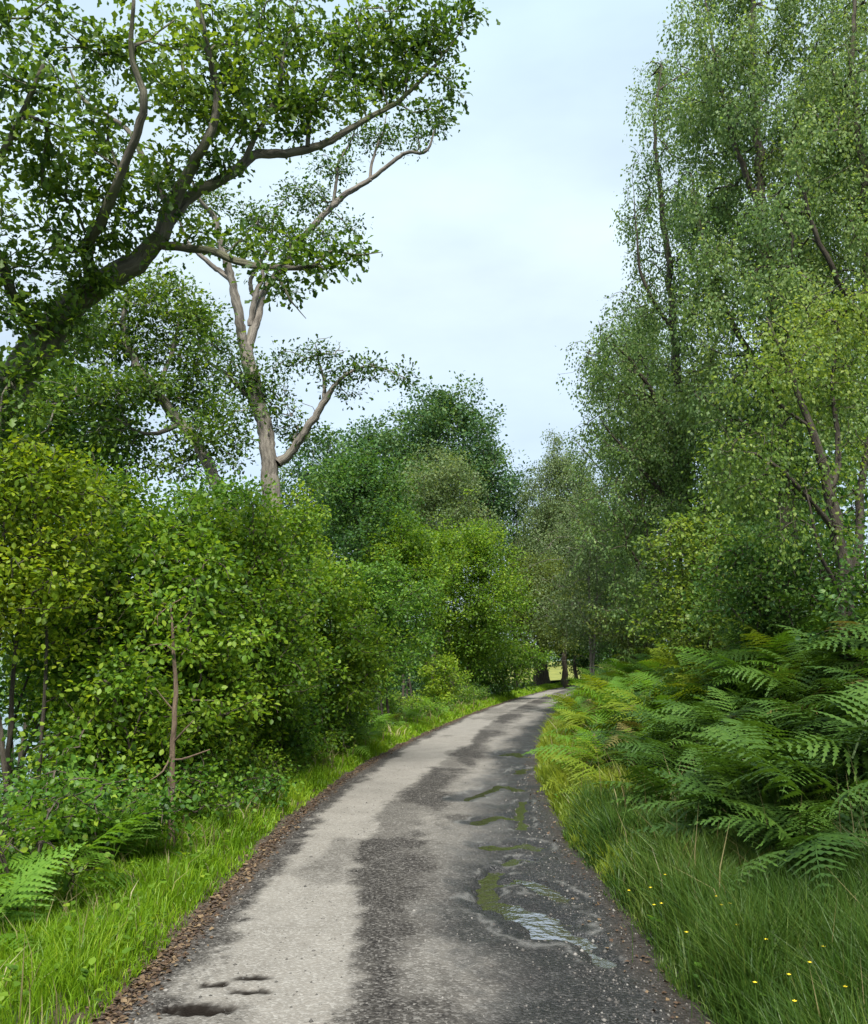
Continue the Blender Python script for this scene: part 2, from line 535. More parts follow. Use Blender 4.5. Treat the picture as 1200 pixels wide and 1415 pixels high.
t = NT('puddle_water')
geo = t.add('ShaderNodeNewGeometry').outputs['Position']
bmp = t.bump(t.noise(11, 3, geo), 0.30, 0.014)
p = t.principled((0.040, 0.033, 0.026), 0.02, bmp, spec=1.0)
gl = t.add('ShaderNodeBsdfGlossy', i_Roughness=0.02)
gl.inputs['Color'].default_value = (0.90, 0.90, 0.92, 1)
t.ln(bmp, gl.inputs['Normal'])
mx = t.add('ShaderNodeMixShader')
mx.inputs[0].default_value = 0.34
t.ln(p.outputs[0], mx.inputs[1])
t.ln(gl.outputs[0], mx.inputs[2])
t.ln(mx.outputs[0], t.out.inputs[0])
M['puddle'] = t.m
taken = []
for k_, (pl, hw, dep, lab) in enumerate(PUDDLES):
    q = np.array([G(*c) for c in pl])
    if lab is None:                                       # the wide pool belongs to the winding puddle that follows
        pool = (q, hw)
        continue
    parts_ = [(q, hw)] + ([pool] if 'winding puddle mirroring' in lab else [])
    sp = np.linspace(0, len(q) - 1, 8 * len(q))
    c = np.stack([np.interp(sp, np.arange(len(q)), q[:, a]) for a in (0, 1)], -1)
    lvl = np.percentile(road_z(c[:, 0], c[:, 1]), 60) + dep * 0.33
    allq = np.vstack([a for a, _ in parts_])
    x0, x1 = allq[:, 0].min() - .5, allq[:, 0].max() + .5
    y0, y1 = allq[:, 1].min() - .7, allq[:, 1].max() + .7
    st = 0.03
    nx, ny = int((x1 - x0) / st) + 2, int((y1 - y0) / st) + 2
    X_, Y_ = np.meshgrid(x0 + np.arange(nx) * st, y0 + np.arange(ny) * st)
    near = np.zeros(X_.shape, bool)
    for a, w_hw in parts_:
        near |= seg_dist(X_, Y_, a) < w_hw * 2.0
    for other in taken:
        near &= seg_dist(X_, Y_, other[0]) > other[1]
    taken += [(a, b * 1.5) for a, b in parts_]
    F_ = grid_faces(nx, ny)
    F_ = F_[near.ravel()[F_].all(1)]
    ids, inv = np.unique(F_, return_inverse=True)
    V_ = np.stack([X_.ravel()[ids], Y_.ravel()[ids], np.full(len(ids), lvl)], -1)
    o = link('puddle', mesh_np('puddle', V_, inv.reshape(F_.shape)), M['puddle'])
    o['kind'] = 'structure'
    o['label'] = lab

t = NT('lake_water')
geo = t.add('ShaderNodeNewGeometry').outputs['Position']
p = t.principled((0.10, 0.15, 0.18), 0.12, t.bump(t.noise(0.8, 4, geo), 0.3, 0.3), spec=1.0)
t.ln(p.outputs[0], t.out.inputs[0])
lx, ly = np.meshgrid(np.linspace(-3000, -14, 12), np.linspace(-60, 3500, 12))
lake = link('lake_water', mesh_np('lake_water', np.stack([lx, ly, np.full(lx.shape, -3.4)], -1).reshape(-1, 3), grid_faces(12, 12)), t.m)
lake['kind'] = 'structure'

t = NT('hill_grass')
geo = t.add('ShaderNodeNewGeometry').outputs['Position']
p = t.principled(t.ramp(t.noise(0.012, 6, geo), [(0.35, (0.05, 0.085, 0.06)), (0.65, (0.13, 0.17, 0.13))]), 0.95, spec=0.1)
t.ln(p.outputs[0], t.out.inputs[0])
hx, hy = np.meshgrid(np.linspace(-2600, 700, 70), np.linspace(1300, 2600, 16))
hz = -6 + 130 * np.sin(np.clip((hy - 1300) / 1300, 0, 1) * math.pi * 0.75) * (0.35 + 0.9 * fbm(hx * 0.0022, hy * 0.0022, 4, 3)) * np.clip((600 - hx) / 900, 0.05, 1)
hills = link('hills', mesh_np('hills', np.stack([hx, hy, hz], -1).reshape(-1, 3), grid_faces(70, 16), None, True), t.m)
hills['kind'] = 'structure'

t = NT('field_grass')
geo = t.add('ShaderNodeNewGeometry').outputs['Position']
p = t.principled(t.ramp(t.noise(0.6, 5, geo), [(0.3, (0.10, 0.12, 0.03)), (0.7, (0.20, 0.20, 0.05))]), 0.9, spec=0.1)
t.ln(p.outputs[0], t.out.inputs[0])
fx, fy = np.meshgrid(np.linspace(0, 60, 30), np.linspace(96, 190, 30))
field = link('field', mesh_np('field', np.stack([fx, fy, H(fx, fy) * 0.2 + 0.35 + (fy - 96) * 0.02], -1).reshape(-1, 3), grid_faces(30, 30), None, True), t.m)
field['kind'] = 'structure'

# ------------------------------------------------------------------ plants: shared builders
LEAF = {
    'birch': (np.array([(0, 0, 0), (.36, .42, .07), (0, 1, -.04), (-.36, .42, .07)]), np.array([(0, 1, 2), (0, 2, 3)])),
    'oval': (np.array([(0, 0, 0), (.30, .28, .06), (.31, .62, .05), (0, 1, -.06), (-.31, .62, .05), (-.30, .28, .06)]),
             np.array([(0, 1, 2), (0, 2, 3), (0, 3, 4), (0, 4, 5)])),
    'oak': (np.array([(0, 0, 0), (.17, .26, .05), (.11, .40, .03), (.30, .70, .06), (0, 1, -.05), (-.30, .70, .06), (-.11, .40, .03), (-.17, .26, .05), (0, .55, -.01)]),
            np.array([(0, 1, 2), (0, 2, 8), (8, 2, 3), (8, 3, 4), (8, 4, 5), (8, 5, 6), (0, 8, 6), (0, 6, 7)])),
}


def leaves(pos, dirs, nrm, size, kind, tint):
    T, F = LEAF[kind]
    y = unit(dirs)
    z = unit(nrm - y * np.sum(nrm * y, -1, keepdims=True))
    x = np.cross(y, z)
    v = pos[:, None, :] + size[:, None, None] * (T[None, :, 0:1] * x[:, None] + T[None, :, 1:2] * y[:, None] + T[None, :, 2:3] * z[:, None])
    n, k = len(pos), len(T)
    f = (F[None] + (np.arange(n) * k)[:, None, None]).reshape(-1, 3)
    return v.reshape(-1, 3), f, np.repeat(tint, k)


def catmull(pts, r, step):
    pts, r = np.asarray(pts, float), np.asarray(r, float)
    P0 = np.vstack([2 * pts[0] - pts[1], pts, 2 * pts[-1] - pts[-2]])
    out, ro = [], []
    for i in range(len(pts) - 1):
        a, b, c, d = P0[i], P0[i + 1], P0[i + 2], P0[i + 3]
        n = max(2, int(np.linalg.norm(c - b) / step))
        tt = np.linspace(0, 1, n, endpoint=False)[:, None]
        out.append(0.5 * (2 * b + (c - a) * tt + (2 * a - 5 * b + 4 * c - d) * tt ** 2 + (3 * b - a - 3 * c + d) * tt ** 3))
        ro.append(r[i] + (r[i + 1] - r[i]) * tt[:, 0])
    out.append(pts[-1:])
    ro.append(r[-1:])
    return np.vstack(out), np.concatenate(ro)


def tube(pts, rad, k, rng, rough=0.12):
    n = len(pts)
    tn = unit(np.gradient(pts, axis=0))
    ref = np.array([0.31, 0.87, 0.37])
    a = unit(np.cross(tn, ref))
    b = np.cross(tn, a)
    ang = np.linspace(0, 2 * math.pi, k, endpoint=False)
    L = np.concatenate([[0], np.cumsum(np.linalg.norm(np.diff(pts, axis=0), axis=1))])
    o_ = rng.random() * 50
    nz = fbm(np.cos(ang)[None] * 1.3 + L[:, None] * 2.0 + o_, np.sin(ang)[None] * 1.3 + 7.0, 2, 4) - 0.5
    ring = 1 + nz * rough * 2
    if k >= 14:
        fine = fbm(np.cos(ang)[None] * 4.5 + L[:, None] * 1.2 + o_, np.sin(ang)[None] * 4.5 + L[:, None] * 3.0, 3, 14) - 0.5
        ring = ring + fine * 0.34
    R = rad[:, None] * ring
    v = pts[:, None] + R[..., None] * (np.cos(ang)[None, :, None] * a[:, None] + np.sin(ang)[None, :, None] * b[:, None])
    uv = np.stack([np.cos(ang)[None] * rad[:, None] * 1.6, np.sin(ang)[None] * rad[:, None] * 1.6, np.repeat(L[:, None] * 0.28, k, 1)], -1)
    i = np.arange(n - 1)[:, None] * k + np.arange(k)[None]
    j = np.arange(n - 1)[:, None] * k + (np.arange(k)[None] + 1) % k
    f = np.stack([i, j, j + k, i + k], -1).reshape(-1, 4)
    vv = np.vstack([v.reshape(-1, 3), pts[-1:] + tn[-1:] * rad[-1]])
    uu = np.vstack([uv.reshape(-1, 3), uv[-1, :1]])
    q = (n - 1) * k + np.arange(k)
    cap = np.stack([q, (n - 1) * k + (np.arange(k) + 1) % k, np.full(k, n * k)], -1)
    return vv, f, cap, uu


def prisms(p0, p1, r0, r1):
    """many thin three-sided twig pieces at once"""
    tn = unit(p1 - p0)
    a = unit(np.cross(tn, np.array([0.23, 0.71, 0.66])))
    b = np.cross(tn, a)
    ang = np.array([0, 2.094, 4.189])
    off = np.cos(ang)[None, :, None] * a[:, None] + np.sin(ang)[None, :, None] * b[:, None]
    v = np.concatenate([p0[:, None] + off * r0[:, None, None], p1[:, None] + off * r1[:, None, None]], 1)
    F = np.array([(0, 1, 4, 3), (1, 2, 5, 4), (2, 0, 3, 5)])
    f = (F[None] + (np.arange(len(p0)) * 6)[:, None, None]).reshape(-1, 4)
    return v.reshape(-1, 3), f


def ellipsoid_tips(clumps, rng, spacing):
    """clumps: (centre, (rx,ry,rz), tint). Shoot tips fill each, thinner at its heart."""
    P_, T_ = [], []
    for c, r, tt in clumps:
        r = np.asarray(r, float)
        n = max(4, int(2.6 * (r[0] * r[1] * r[2]) ** (2 / 3) * 4 / spacing ** 2))
        d = unit(rng.normal(size=(n, 3)))
        rr = rng.random(n) ** 0.42
        p = c + d * rr[:, None] * r
        p = p + rng.normal(size=(n, 3)) * r * 0.22
        far = rng.random(n) < 0.05
        p[far] += (d[far] + np.array([0, 0, .6])) * r * rng.uniform(.15, .7, (far.sum(), 1))
        P_.append(p)
        T_.append(np.full(n, tt))
    return np.vstack(P_), np.concatenate(T_)


def plant(name, label, cat, base, limbs, clumps, leaf, bark, group=None, spacing=0.3, seed=1, stem_name='limb', bare=None, parent_names=True, lift=0.25, sides=9):
    """limbs: [(points, radii)] first is the trunk; clumps: foliage masses; leaf: dict(kind,size,n,mat,spread,droop)"""
    rng = np.random.default_rng(seed)
    base = np.asarray(base, float)
    root = empty(name, base)
    tag(root, label, cat, group)
    nodes, ndir, nrad = [], [], []
    first = True
    for pts, r in limbs:
        p, rr = catmull(pts, r, 0.22 if sides < 12 else 0.09)
        amp = np.minimum(rr * 0.55, 0.05) * (1.0 if sides < 12 else 0.35)
        p[1:-1] += rng.normal(size=(len(p) - 2, 3)) * amp[1:-1, None] * 0.5
        if sides >= 20:
            L_ = np.linspace(0, len(p) * .09, len(p))
            for ax in range(3):
                o_ = rng.random() * 90
                p[:, ax] += (fbm(L_ * 1.1 + o_, L_ * 0 + o_, 3, 8) - .5) * .20 * np.clip(np.minimum(L_, L_[-1] - L_) / .6, 0, 1)
        nm = ('trunk' if first and stem_name == 'limb' else stem_name)
        v, f, cap, uu = tube(p - base, rr, max(5, int(sides * (1.2 if first else 0.8))), rng)
        link(nm, mesh_np(nm, v, [f, cap], {'bark_uv': uu}, True), bark, root)
        k0 = int(len(p) * 0.4) if first else 0
        nodes.append(p[k0:])
        ndir.append(unit(np.gradient(p, axis=0))[k0:])
        nrad.append(rr[k0:])
        first = False
    nodes, ndir, nrad = np.vstack(nodes), np.vstack(ndir), np.concatenate(nrad)
    if clumps:
        tips, ttint = ellipsoid_tips(clumps, rng, spacing)
    else:
        tips, ttint = np.zeros((0, 3)), np.zeros(0)
    nb = 0
    if bare:
        bt, _ = ellipsoid_tips(bare, rng, spacing)
        nb = len(bt)
        tips, ttint = np.vstack([tips, bt]), np.concatenate([ttint, np.full(nb, -1.0)])
    if len(tips):
        # attach each shoot to the nearest wood, nearest first
        d0 = np.full(len(tips), 1e9)
        for i in range(0, len(nodes), 400):
            d0 = np.minimum(d0, np.linalg.norm(tips[:, None] - nodes[None, i:i + 400], axis=-1).min(1))
        order = np.argsort(d0)
        cap_n = len(nodes) + len(tips) * 14
        N = np.zeros((cap_n, 3)); ND = np.zeros((cap_n, 3)); NP = np.full(cap_n, -1, int); NR = np.zeros(cap_n)
        n = len(nodes)
        n0 = n
        N[:n], ND[:n], NR[:n] = nodes, ndir, nrad
        tipdir = np.zeros((len(tips), 3))
        load = np.zeros(cap_n)
        for ti in order:
            q = tips[ti]
            dv = q - N[:n]
            dist = np.sqrt((dv * dv).sum(1))
            cost = dist - 0.28 * (dv * ND[:n]).sum(1)
            i = int(np.argmin(cost))
            L = dist[i]
            if n + 14 >= cap_n:
                break
            m = int(min(9, max(2, L / 0.22)))
            ctrl = N[i] + (ND[i] * 0.45 + unit(dv[i]) * 0.25 + np.array([0, 0, lift])) * L * 0.55
            tt = np.linspace(0, 1, m + 1)[1:, None]
            path = (1 - tt) ** 2 * N[i] + 2 * tt * (1 - tt) * ctrl + tt ** 2 * q
            path[:-1] += rng.normal(size=(m - 1, 3)) * 0.045 * min(L, 1.2)
            full = np.vstack([N[i], path])
            dd = unit(np.diff(full, axis=0))
            N[n:n + m], ND[n:n + m] = path, dd
            NP[n] = i
            NP[n + 1:n + m] = np.arange(n, n + m - 1)
            load[n + m - 1] += 1
            tipdir[ti] = dd[-1]
            n += m
        for i in range(n - 1, n0 - 1, -1):
            load[NP[i]] += load[i]
        rt = np.minimum(leaf.get('twig', 0.0042) * np.maximum(load, 1) ** 0.48, 0.09)
        idx = np.arange(n0, n)
        pr = NP[idx]
        r1 = rt[idx]
        r0 = np.where(pr >= n0, rt[pr], np.minimum(np.maximum(r1 * 1.15, 0.004), NR[pr]))
        v, f = prisms(N[pr] - base, N[idx] - base, r0, r1)
        link('twigs', mesh_np('twigs', v, f, {'bark_uv': v * 0.4}), bark, root)['kind'] = 'stuff'
        live = ttint >= 0
        tp, td, tq = tips[live], tipdir[live], ttint[live]
        m = leaf['n']
        sp = leaf.get('spread', 0.16)
        k = len(tp)
        if k:
            back = rng.random((k, m, 1)) ** 1.4 * leaf.get('along', 0.35)
            pos = tp[:, None] - td[:, None] * back + rng.normal(size=(k, m, 3)) * sp * np.array([1, 1, 0.65])
            if leaf.get('droop'):
                pos[..., 2] -= rng.random((k, m)) ** 1.5 * leaf['droop']
            out = pos - (tp - td * 0.25)[:, None]
            dirs = unit(out) + rng.normal(size=out.shape) * 0.55 + np.array([0, 0, leaf.get('hang', -0.15)])
            nrm = np.array([0, 0, 1.0]) * leaf.get('flat', 0.9) + rng.normal(size=out.shape) * 0.55
            size = leaf['size'] * rng.uniform(0.45, 1.3, (k, m))
            tint = np.clip(0.22 * rng.normal(size=(k, m)) + 0.13 * rng.normal(size=(k, 1)) + tq[:, None], 0, 1)
            v, f, ti = leaves(pos.reshape(-1, 3) - base, dirs.reshape(-1, 3), nrm.reshape(-1, 3), size.ravel(), leaf['kind'], tint.ravel())
            link('crown', mesh_np('crown', v, f, {'tint': ti}), leaf['mat'], root)
            plant.count += len(f)
    return root


plant.count = 0


def C(px, py, D, rpx, sy=0.8, sd=1.0, tint=0.5):
    """foliage mass centred where the photograph shows px, py at distance D, rpx wide"""
    r = rpx * D / FPX
    return (P(px, py, D), (r, r * sd, r * sy), tint)


def LB(pts, k=1.0):
    """limb from (px, py, D, radius)"""
    return ([P(a, b, c) for a, b, c, _ in pts], [r * k for *_, r in pts])


def auto(name, label, cat, px, D, ytop, wpx, ybot, leaf, bark, group=None, stems=1, ncl=14, spacing=0.3, seed=1, tint=0.5, bare=False, lean=0.0, dscale=0.8, egg=0.0, X=None):
    """a bush or tree whose crown spans px +- wpx from ytop to ybot at distance D"""
    rng = np.random.default_rng(seed + 1000)
    top, bot = P(px, ytop, D), P(px, ybot, D)
    w = wpx * D / FPX
    gz = float(H(top[0], D))
    base = np.array([top[0] + lean, D, gz - 0.05])
    zt, zb = top[2], max(bot[2], gz + 0.15)
    zm, hh = (zt + zb) / 2, (zt - zb) / 2
    clumps = []
    ncl = int(ncl * 1.35 * max(1.0, (hh / w) ** 0.6))
    for i in range(ncl):
        ph = i * 2.39996 + rng.random() * 0.6
        zz = 1 - 2 * (i + 0.5) / ncl
        rr = math.sqrt(max(0, 1 - zz * zz)) * (1 - egg * (zz * 0.5 + 0.5))
        k = rng.uniform(0.45, 0.98)
        c = np.array([top[0] + math.cos(ph) * rr * w * k, D + math.sin(ph) * rr * w * k * dscale, zm + zz * hh * 0.84])
        cr = min(w, hh) * rng.uniform(0.22, 0.46)
        clumps.append((c, (cr * 1.15, cr * 1.1, cr * 0.85), float(np.clip(tint + rng.normal() * 0.10, 0.05, 0.95))))
    for _ in range(int(ncl * 0.5)):
        a_, k_ = rng.random() * 6.283, rng.uniform(.2, 1.12)
        c_ = np.array([top[0] + math.cos(a_) * w * k_, D + math.sin(a_) * w * k_ * dscale, zm + hh * rng.uniform(-.9, 1.0) * math.sqrt(max(.05, 1.25 - k_ ** 2))])
        r_ = min(w, hh) * rng.uniform(.10, .20)
        clumps.append((c_, (r_, r_, r_ * rng.uniform(1.0, 2.6)), float(np.clip(tint + rng.normal() * .16, .05, .98))))
    clumps.append((np.array([top[0], D, zm]), (w * 0.5, w * 0.5 * dscale, hh * 0.55), tint - 0.05))
    limbs = []
    ht = zt - gz
    rb = leaf.get('girth', 0.0085) * ht + 0.012
    if stems == 1:
        n = 6
        pts, rad = [base - np.array([0, 0, 0.2])], [rb * 1.25]
        for k in range(1, n + 1):
            f = k / n
            pts.append(np.array([base[0] - lean * f + rng.normal() * 0.035 * ht * f ** .5 * .6, base[1] + rng.normal() * 0.025 * ht * .6, gz + ht * 0.88 * f]))
            rad.append(rb * (1 - f) ** 0.8 + 0.012)
        limbs.append((pts, rad))
        for c, r, _ in sorted(clumps, key=lambda q: q[0][2])[1::2]:
            f = np.clip((c[2] - gz) / ht * 0.72, 0.12, 0.8)
            s = [np.interp(f * n, np.arange(n + 1), [q[k] for q in pts]) for k in range(3)]
            s = np.array(s)
            mid = s * 0.5 + c * 0.5 + np.array([0, 0, 0.06 * ht]) * rng.uniform(-0.3, 1)
            r0 = (rb * (1 - f) ** 0.8 + 0.012) * 0.55
            limbs.append(([s, mid, c], [r0, r0 * 0.6, 0.01]))
    else:
        cs = sorted(clumps, key=lambda q: -q[0][2])[:max(stems, 2)]
        for k in range(stems):
            c = cs[k % len(cs)][0]
            b = base + np.array([rng.normal() * 0.12, rng.normal() * 0.12, -0.1])
            mid = b * 0.5 + c * 0.5 + np.array([rng.normal() * 0.15 * w, rng.normal() * 0.1 * w, 0.1 * ht])
            r0 = rb * rng.uniform(0.5, 0.8)
            limbs.append(([b, b * .75 + mid * .25 + np.array([0, 0, .05 * ht]), mid, c], [r0, r0 * .85, r0 * .6, 0.008]))
    return plant(name, label, cat, base, limbs, clumps, leaf, bark, group, spacing, seed,
                 stem_name='limb' if stems == 1 else 'stem', bare=[(np.array([top[0], D, zb + 0.3 * hh]), (w * .8, w * .6, hh * .6), 0)] if bare else None)


def lf(kind, size, n, mat, **kw):
    d = dict(kind=kind, size=size, n=n, mat=M[mat])
    d.update(kw)
    return d


# ------------------------------------------------------------------ the two old oaks
oak_leaf = lf('oak', 0.095, 48, 'oak_leaf', twig=.0065, spread=0.115, along=0.25, flat=0.8)
c = C
cs = lambda px, py, D, r, sy=.8, tint=.5: C(px, py, D, r * .90, sy, 1.0, tint)
plant('oak_tree', 'old mossy oak leaning in from the left edge, thick limb arching over the shrubs', 'tree', P(-150, 1060, 8.8),
      [LB([(-160, 1090, 8.8, .46), (-110, 900, 8.8, .42), (-60, 740, 8.9, .38), (-12, 590, 9.0, .34), (20, 520, 9.0, .31), (62, 468, 9.1, .28), (130, 402, 9.2, .22), (185, 364, 9.3, .19), (222, 330, 9.4, .165)], .60),
       LB([(222, 330, 9.4, .15), (236, 285, 9.4, .135), (262, 240, 9.3, .115), (288, 185, 9.1, .09), (296, 120, 9.0, .07), (280, 50, 8.8, .05), (270, -40, 8.6, .03)], .60),
       LB([(226, 320, 9.4, .13), (262, 268, 9.5, .115), (300, 252, 9.6, .105), (332, 238, 9.8, .10), (366, 218, 10, .095), (425, 203, 10.2, .085), (482, 180, 10.4, .065), (545, 143, 10.6, .05), (598, 98, 10.8, .035), (640, 40, 11, .015)], .60),
       LB([(215, 338, 9.4, .10), (252, 341, 9.3, .082), (298, 348, 9.2, .072), (352, 366, 9.1, .062), (402, 372, 9.0, .05), (436, 366, 8.9, .035), (452, 348, 8.9, .026), (490, 354, 8.8, .014), (528, 348, 8.8, .006)], .60),
       LB([(380, 372, 9.05, .035), (396, 408, 9.0, .022), (408, 424, 9.0, .012), (423, 440, 9.0, .006)], .60),
       LB([(130, 402, 9.2, .12), (120, 340, 8.8, .10), (150, 270, 8.4, .085), (196, 160, 8.0, .065), (182, 75, 7.8, .045), (185, 0, 7.6, .03)], .60),
       LB([(60, 470, 9.1, .12), (28, 430, 8.7, .10), (5, 380, 8.4, .085), (-30, 290, 8.0, .07), (20, 180, 7.6, .05), (60, 90, 7.4, .03)], .60),
       LB([(8, 540, 9.0, .11), (-40, 460, 8.4, .09), (-70, 330, 8.0, .07), (-60, 200, 7.8, .05), (-40, 80, 7.6, .03)], .60),
       LB([(236, 290, 9.4, .08), (205, 240, 9.6, .065), (180, 190, 9.8, .05), (120, 140, 10, .035), (90, 80, 10, .02)], .60),
       LB([(332, 238, 9.8, .065), (360, 170, 9.8, .05), (390, 110, 9.9, .04), (400, 40, 10, .025), (420, -30, 10, .015)], .60),
       LB([(425, 203, 10.2, .05), (430, 140, 10.3, .04), (470, 80, 10.4, .03), (500, 10, 10.5, .018)], .60),
       ],
      [cs(40, 40, 7.5, 70, .7, tint=.45), cs(20, 120, 7.5, 60, .6, tint=.4), cs(130, 40, 7.8, 60, .6, tint=.45), cs(60, 200, 7.8, 80, .6, tint=.62),
       cs(30, 290, 8.2, 70, .6, tint=.6), cs(110, 260, 8.6, 75, .6, tint=.6), cs(150, 190, 8.6, 70, .6, tint=.66), cs(210, 60, 8.2, 75, .7, tint=.66),
       cs(230, 140, 9, 75, .7, tint=.7), cs(300, 60, 9, 80, .7, tint=.58), cs(300, 140, 9.3, 65, .7, tint=.6), cs(370, 40, 9.8, 75, .7, tint=.5),
       cs(380, 120, 9.9, 75, .7, tint=.55), cs(450, 60, 10.3, 75, .75, tint=.48), cs(470, 140, 10.3, 60, .7, tint=.5), cs(530, 40, 10.6, 70, .8, tint=.42),
       cs(540, 110, 10.6, 55, .6, tint=.4), cs(610, 50, 11, 48, .8, tint=.3), cs(640, 15, 11, 36, .8, tint=.3), cs(620, 120, 10.9, 34, .7, tint=.3), cs(590, 160, 10.8, 30, .6, tint=.3),
       cs(200, 280, 9, 60, .6, tint=.45), cs(60, 370, 8.6, 70, .6, tint=.5), cs(150, 330, 8.9, 50, .5, tint=.6), cs(-30, 400, 8.2, 60, .7, tint=.5),
       cs(330, 195, 9.9, 50, .6, tint=.55), cs(400, 175, 10.1, 50, .6, tint=.5), cs(330, 330, 9.2, 38, .5, tint=.5), cs(400, 345, 9.05, 42, .5, tint=.45),
       cs(445, 365, 8.9, 26, .5, tint=.4), cs(480, 348, 8.8, 18, .45, tint=.4), cs(380, 395, 9.05, 26, .5, tint=.4), cs(270, 318, 9.3, 26, .4, tint=.5),
       cs(90, 110, 9.9, 55, .7, tint=.5), cs(-40, 200, 7.8, 60, .8, tint=.5), cs(220, 215, 9.2, 45, .6, tint=.5), cs(30, 450, 8.5, 40, .5, tint=.5),
       cs(60, 420, 8.7, 40, .5, tint=.55), cs(110, 380, 8.8, 40, .4, tint=.5), cs(30, 560, 8.5, 30, .5, tint=.4), cs(10, 520, 8.55, 12, .8, tint=.5), cs(55, 500, 8.6, 12, .6, tint=.6), cs(100, 440, 8.8, 14, .5, tint=.55), cs(140, 385, 8.9, 12, .5, tint=.6), cs(-5, 590, 8.5, 12, .8, tint=.5), cs(170, 330, 9, 40, .4, tint=.5), cs(240, 250, 9.1, 40, .5, tint=.55), cs(90, 470, 9.6, 50, .6, tint=.45),
       cs(290, 215, 9.4, 45, .5, tint=.5), cs(500, 100, 10.6, 50, .7, tint=.4), cs(560, 70, 10.9, 50, .7, tint=.35)],
      oak_leaf, M['bark_moss'], spacing=0.345, seed=11, sides=22)

oak2_leaf = lf('oak', 0.12, 28, 'oak_leaf', twig=.0065, spread=0.19, along=0.45, flat=0.8)
plant('oak_tree', 'pale barked oak forking high behind the left shrubs, bleached trunk catching light', 'tree', P(392, 1020, 22),
      [LB([(394, 1030, 22, .40), (386, 840, 22, .34), (380, 740, 22, .30), (375, 685, 22, .275), (366, 600, 22, .245), (345, 512, 22, .22), (338, 475, 22, .19)], .84),
       LB([(340, 490, 22, .16), (330, 440, 21.8, .15), (320, 390, 21.6, .125), (308, 350, 21.5, .11), (296, 305, 21.4, .09), (276, 278, 21.2, .06), (262, 240, 21, .03)], .84),
       LB([(318, 385, 21.6, .09), (286, 360, 21.6, .07), (262, 335, 21.5, .05), (246, 300, 21.4, .03)], .84),
       LB([(342, 485, 22, .15), (354, 440, 22.2, .135), (366, 402, 22.4, .12), (388, 368, 22.5, .11), (424, 322, 22.6, .105), (460, 284, 22.6, .10), (490, 262, 22.6, .09), (522, 243, 22.6, .075), (560, 212, 22.6, .06), (588, 206, 22.6, .045), (602, 175, 22.6, .02)], .84),
       LB([(346, 450, 22.1, .10), (352, 400, 22, .085), (362, 372, 22, .06), (340, 330, 21.8, .04)], .84),
       LB([(360, 415, 22.3, .08), (345, 395, 22.6, .07), (372, 340, 22.8, .05), (380, 290, 23, .03)], .84),
       LB([(384, 640, 22, .17), (402, 626, 22, .135), (424, 598, 21.9, .125), (446, 560, 21.8, .105), (464, 534, 21.7, .07), (490, 512, 21.6, .045), (522, 508, 21.5, .03), (560, 522, 21.4, .015)], .84),
       LB([(448, 556, 21.8, .07), (446, 520, 21.8, .045), (440, 490, 21.8, .025), (436, 475, 21.8, .012)], .84),
       LB([(460, 284, 22.6, .06), (466, 235, 22.6, .045), (486, 190, 22.6, .025), (500, 160, 22.6, .012)], .84),
       LB([(512, 250, 22.6, .055), (516, 210, 22.6, .042), (530, 178, 22.6, .022), (535, 150, 22.6, .012)], .84),
       LB([(356, 560, 22, .10), (320, 520, 21.6, .07), (290, 500, 21.4, .045), (270, 470, 21.3, .02)], .84),
       ],
      [c(360, 300, 22, 34, .8, tint=.45), c(330, 345, 22, 24, .8, tint=.45), c(395, 330, 22.6, 30, .7, tint=.42), c(420, 270, 22.7, 34, .7, tint=.4), c(450, 330, 22.5, 24, .7, tint=.4),
       c(480, 310, 22.6, 18, .7, tint=.35), c(465, 225, 22.6, 26, .8, tint=.35), c(500, 185, 22.6, 24, .8, tint=.33), c(535, 185, 22.6, 22, .8, tint=.33), c(575, 190, 22.6, 20, .7, tint=.3), c(600, 165, 22.6, 18, .8, tint=.3),
       c(355, 520, 21.6, 34, .7, tint=.45), c(390, 500, 22.2, 24, .7, tint=.4), c(310, 480, 21.4, 34, .8, tint=.45), c(270, 440, 21.3, 32, .8, tint=.5), c(310, 540, 21.4, 30, .8, tint=.45),
       c(440, 492, 21.8, 24, .6, tint=.35), c(470, 520, 21.7, 24, .6, tint=.35), c(500, 508, 21.6, 22, .6, tint=.33), c(520, 515, 21.5, 16, .6, tint=.33), c(556, 524, 21.4, 20, .6, tint=.33), c(485, 548, 21.7, 14, .6, tint=.33),
       c(380, 560, 22, 24, .8, tint=.45), c(405, 600, 22.5, 26, .8, tint=.4), c(250, 280, 21.3, 22, .8, tint=.45), c(300, 270, 21.5, 26, .8, tint=.45), c(400, 400, 22.4, 16, .6, tint=.4)],
      oak2_leaf, M['bark_pale'], spacing=0.33, seed=12, sides=20,
      bare=[(P(462, 475, 21.8), (.35, .3, .5), 0), (P(400, 560, 22), (.5, .4, .6), 0), (P(350, 590, 22), (.5, .4, .6), 0)])

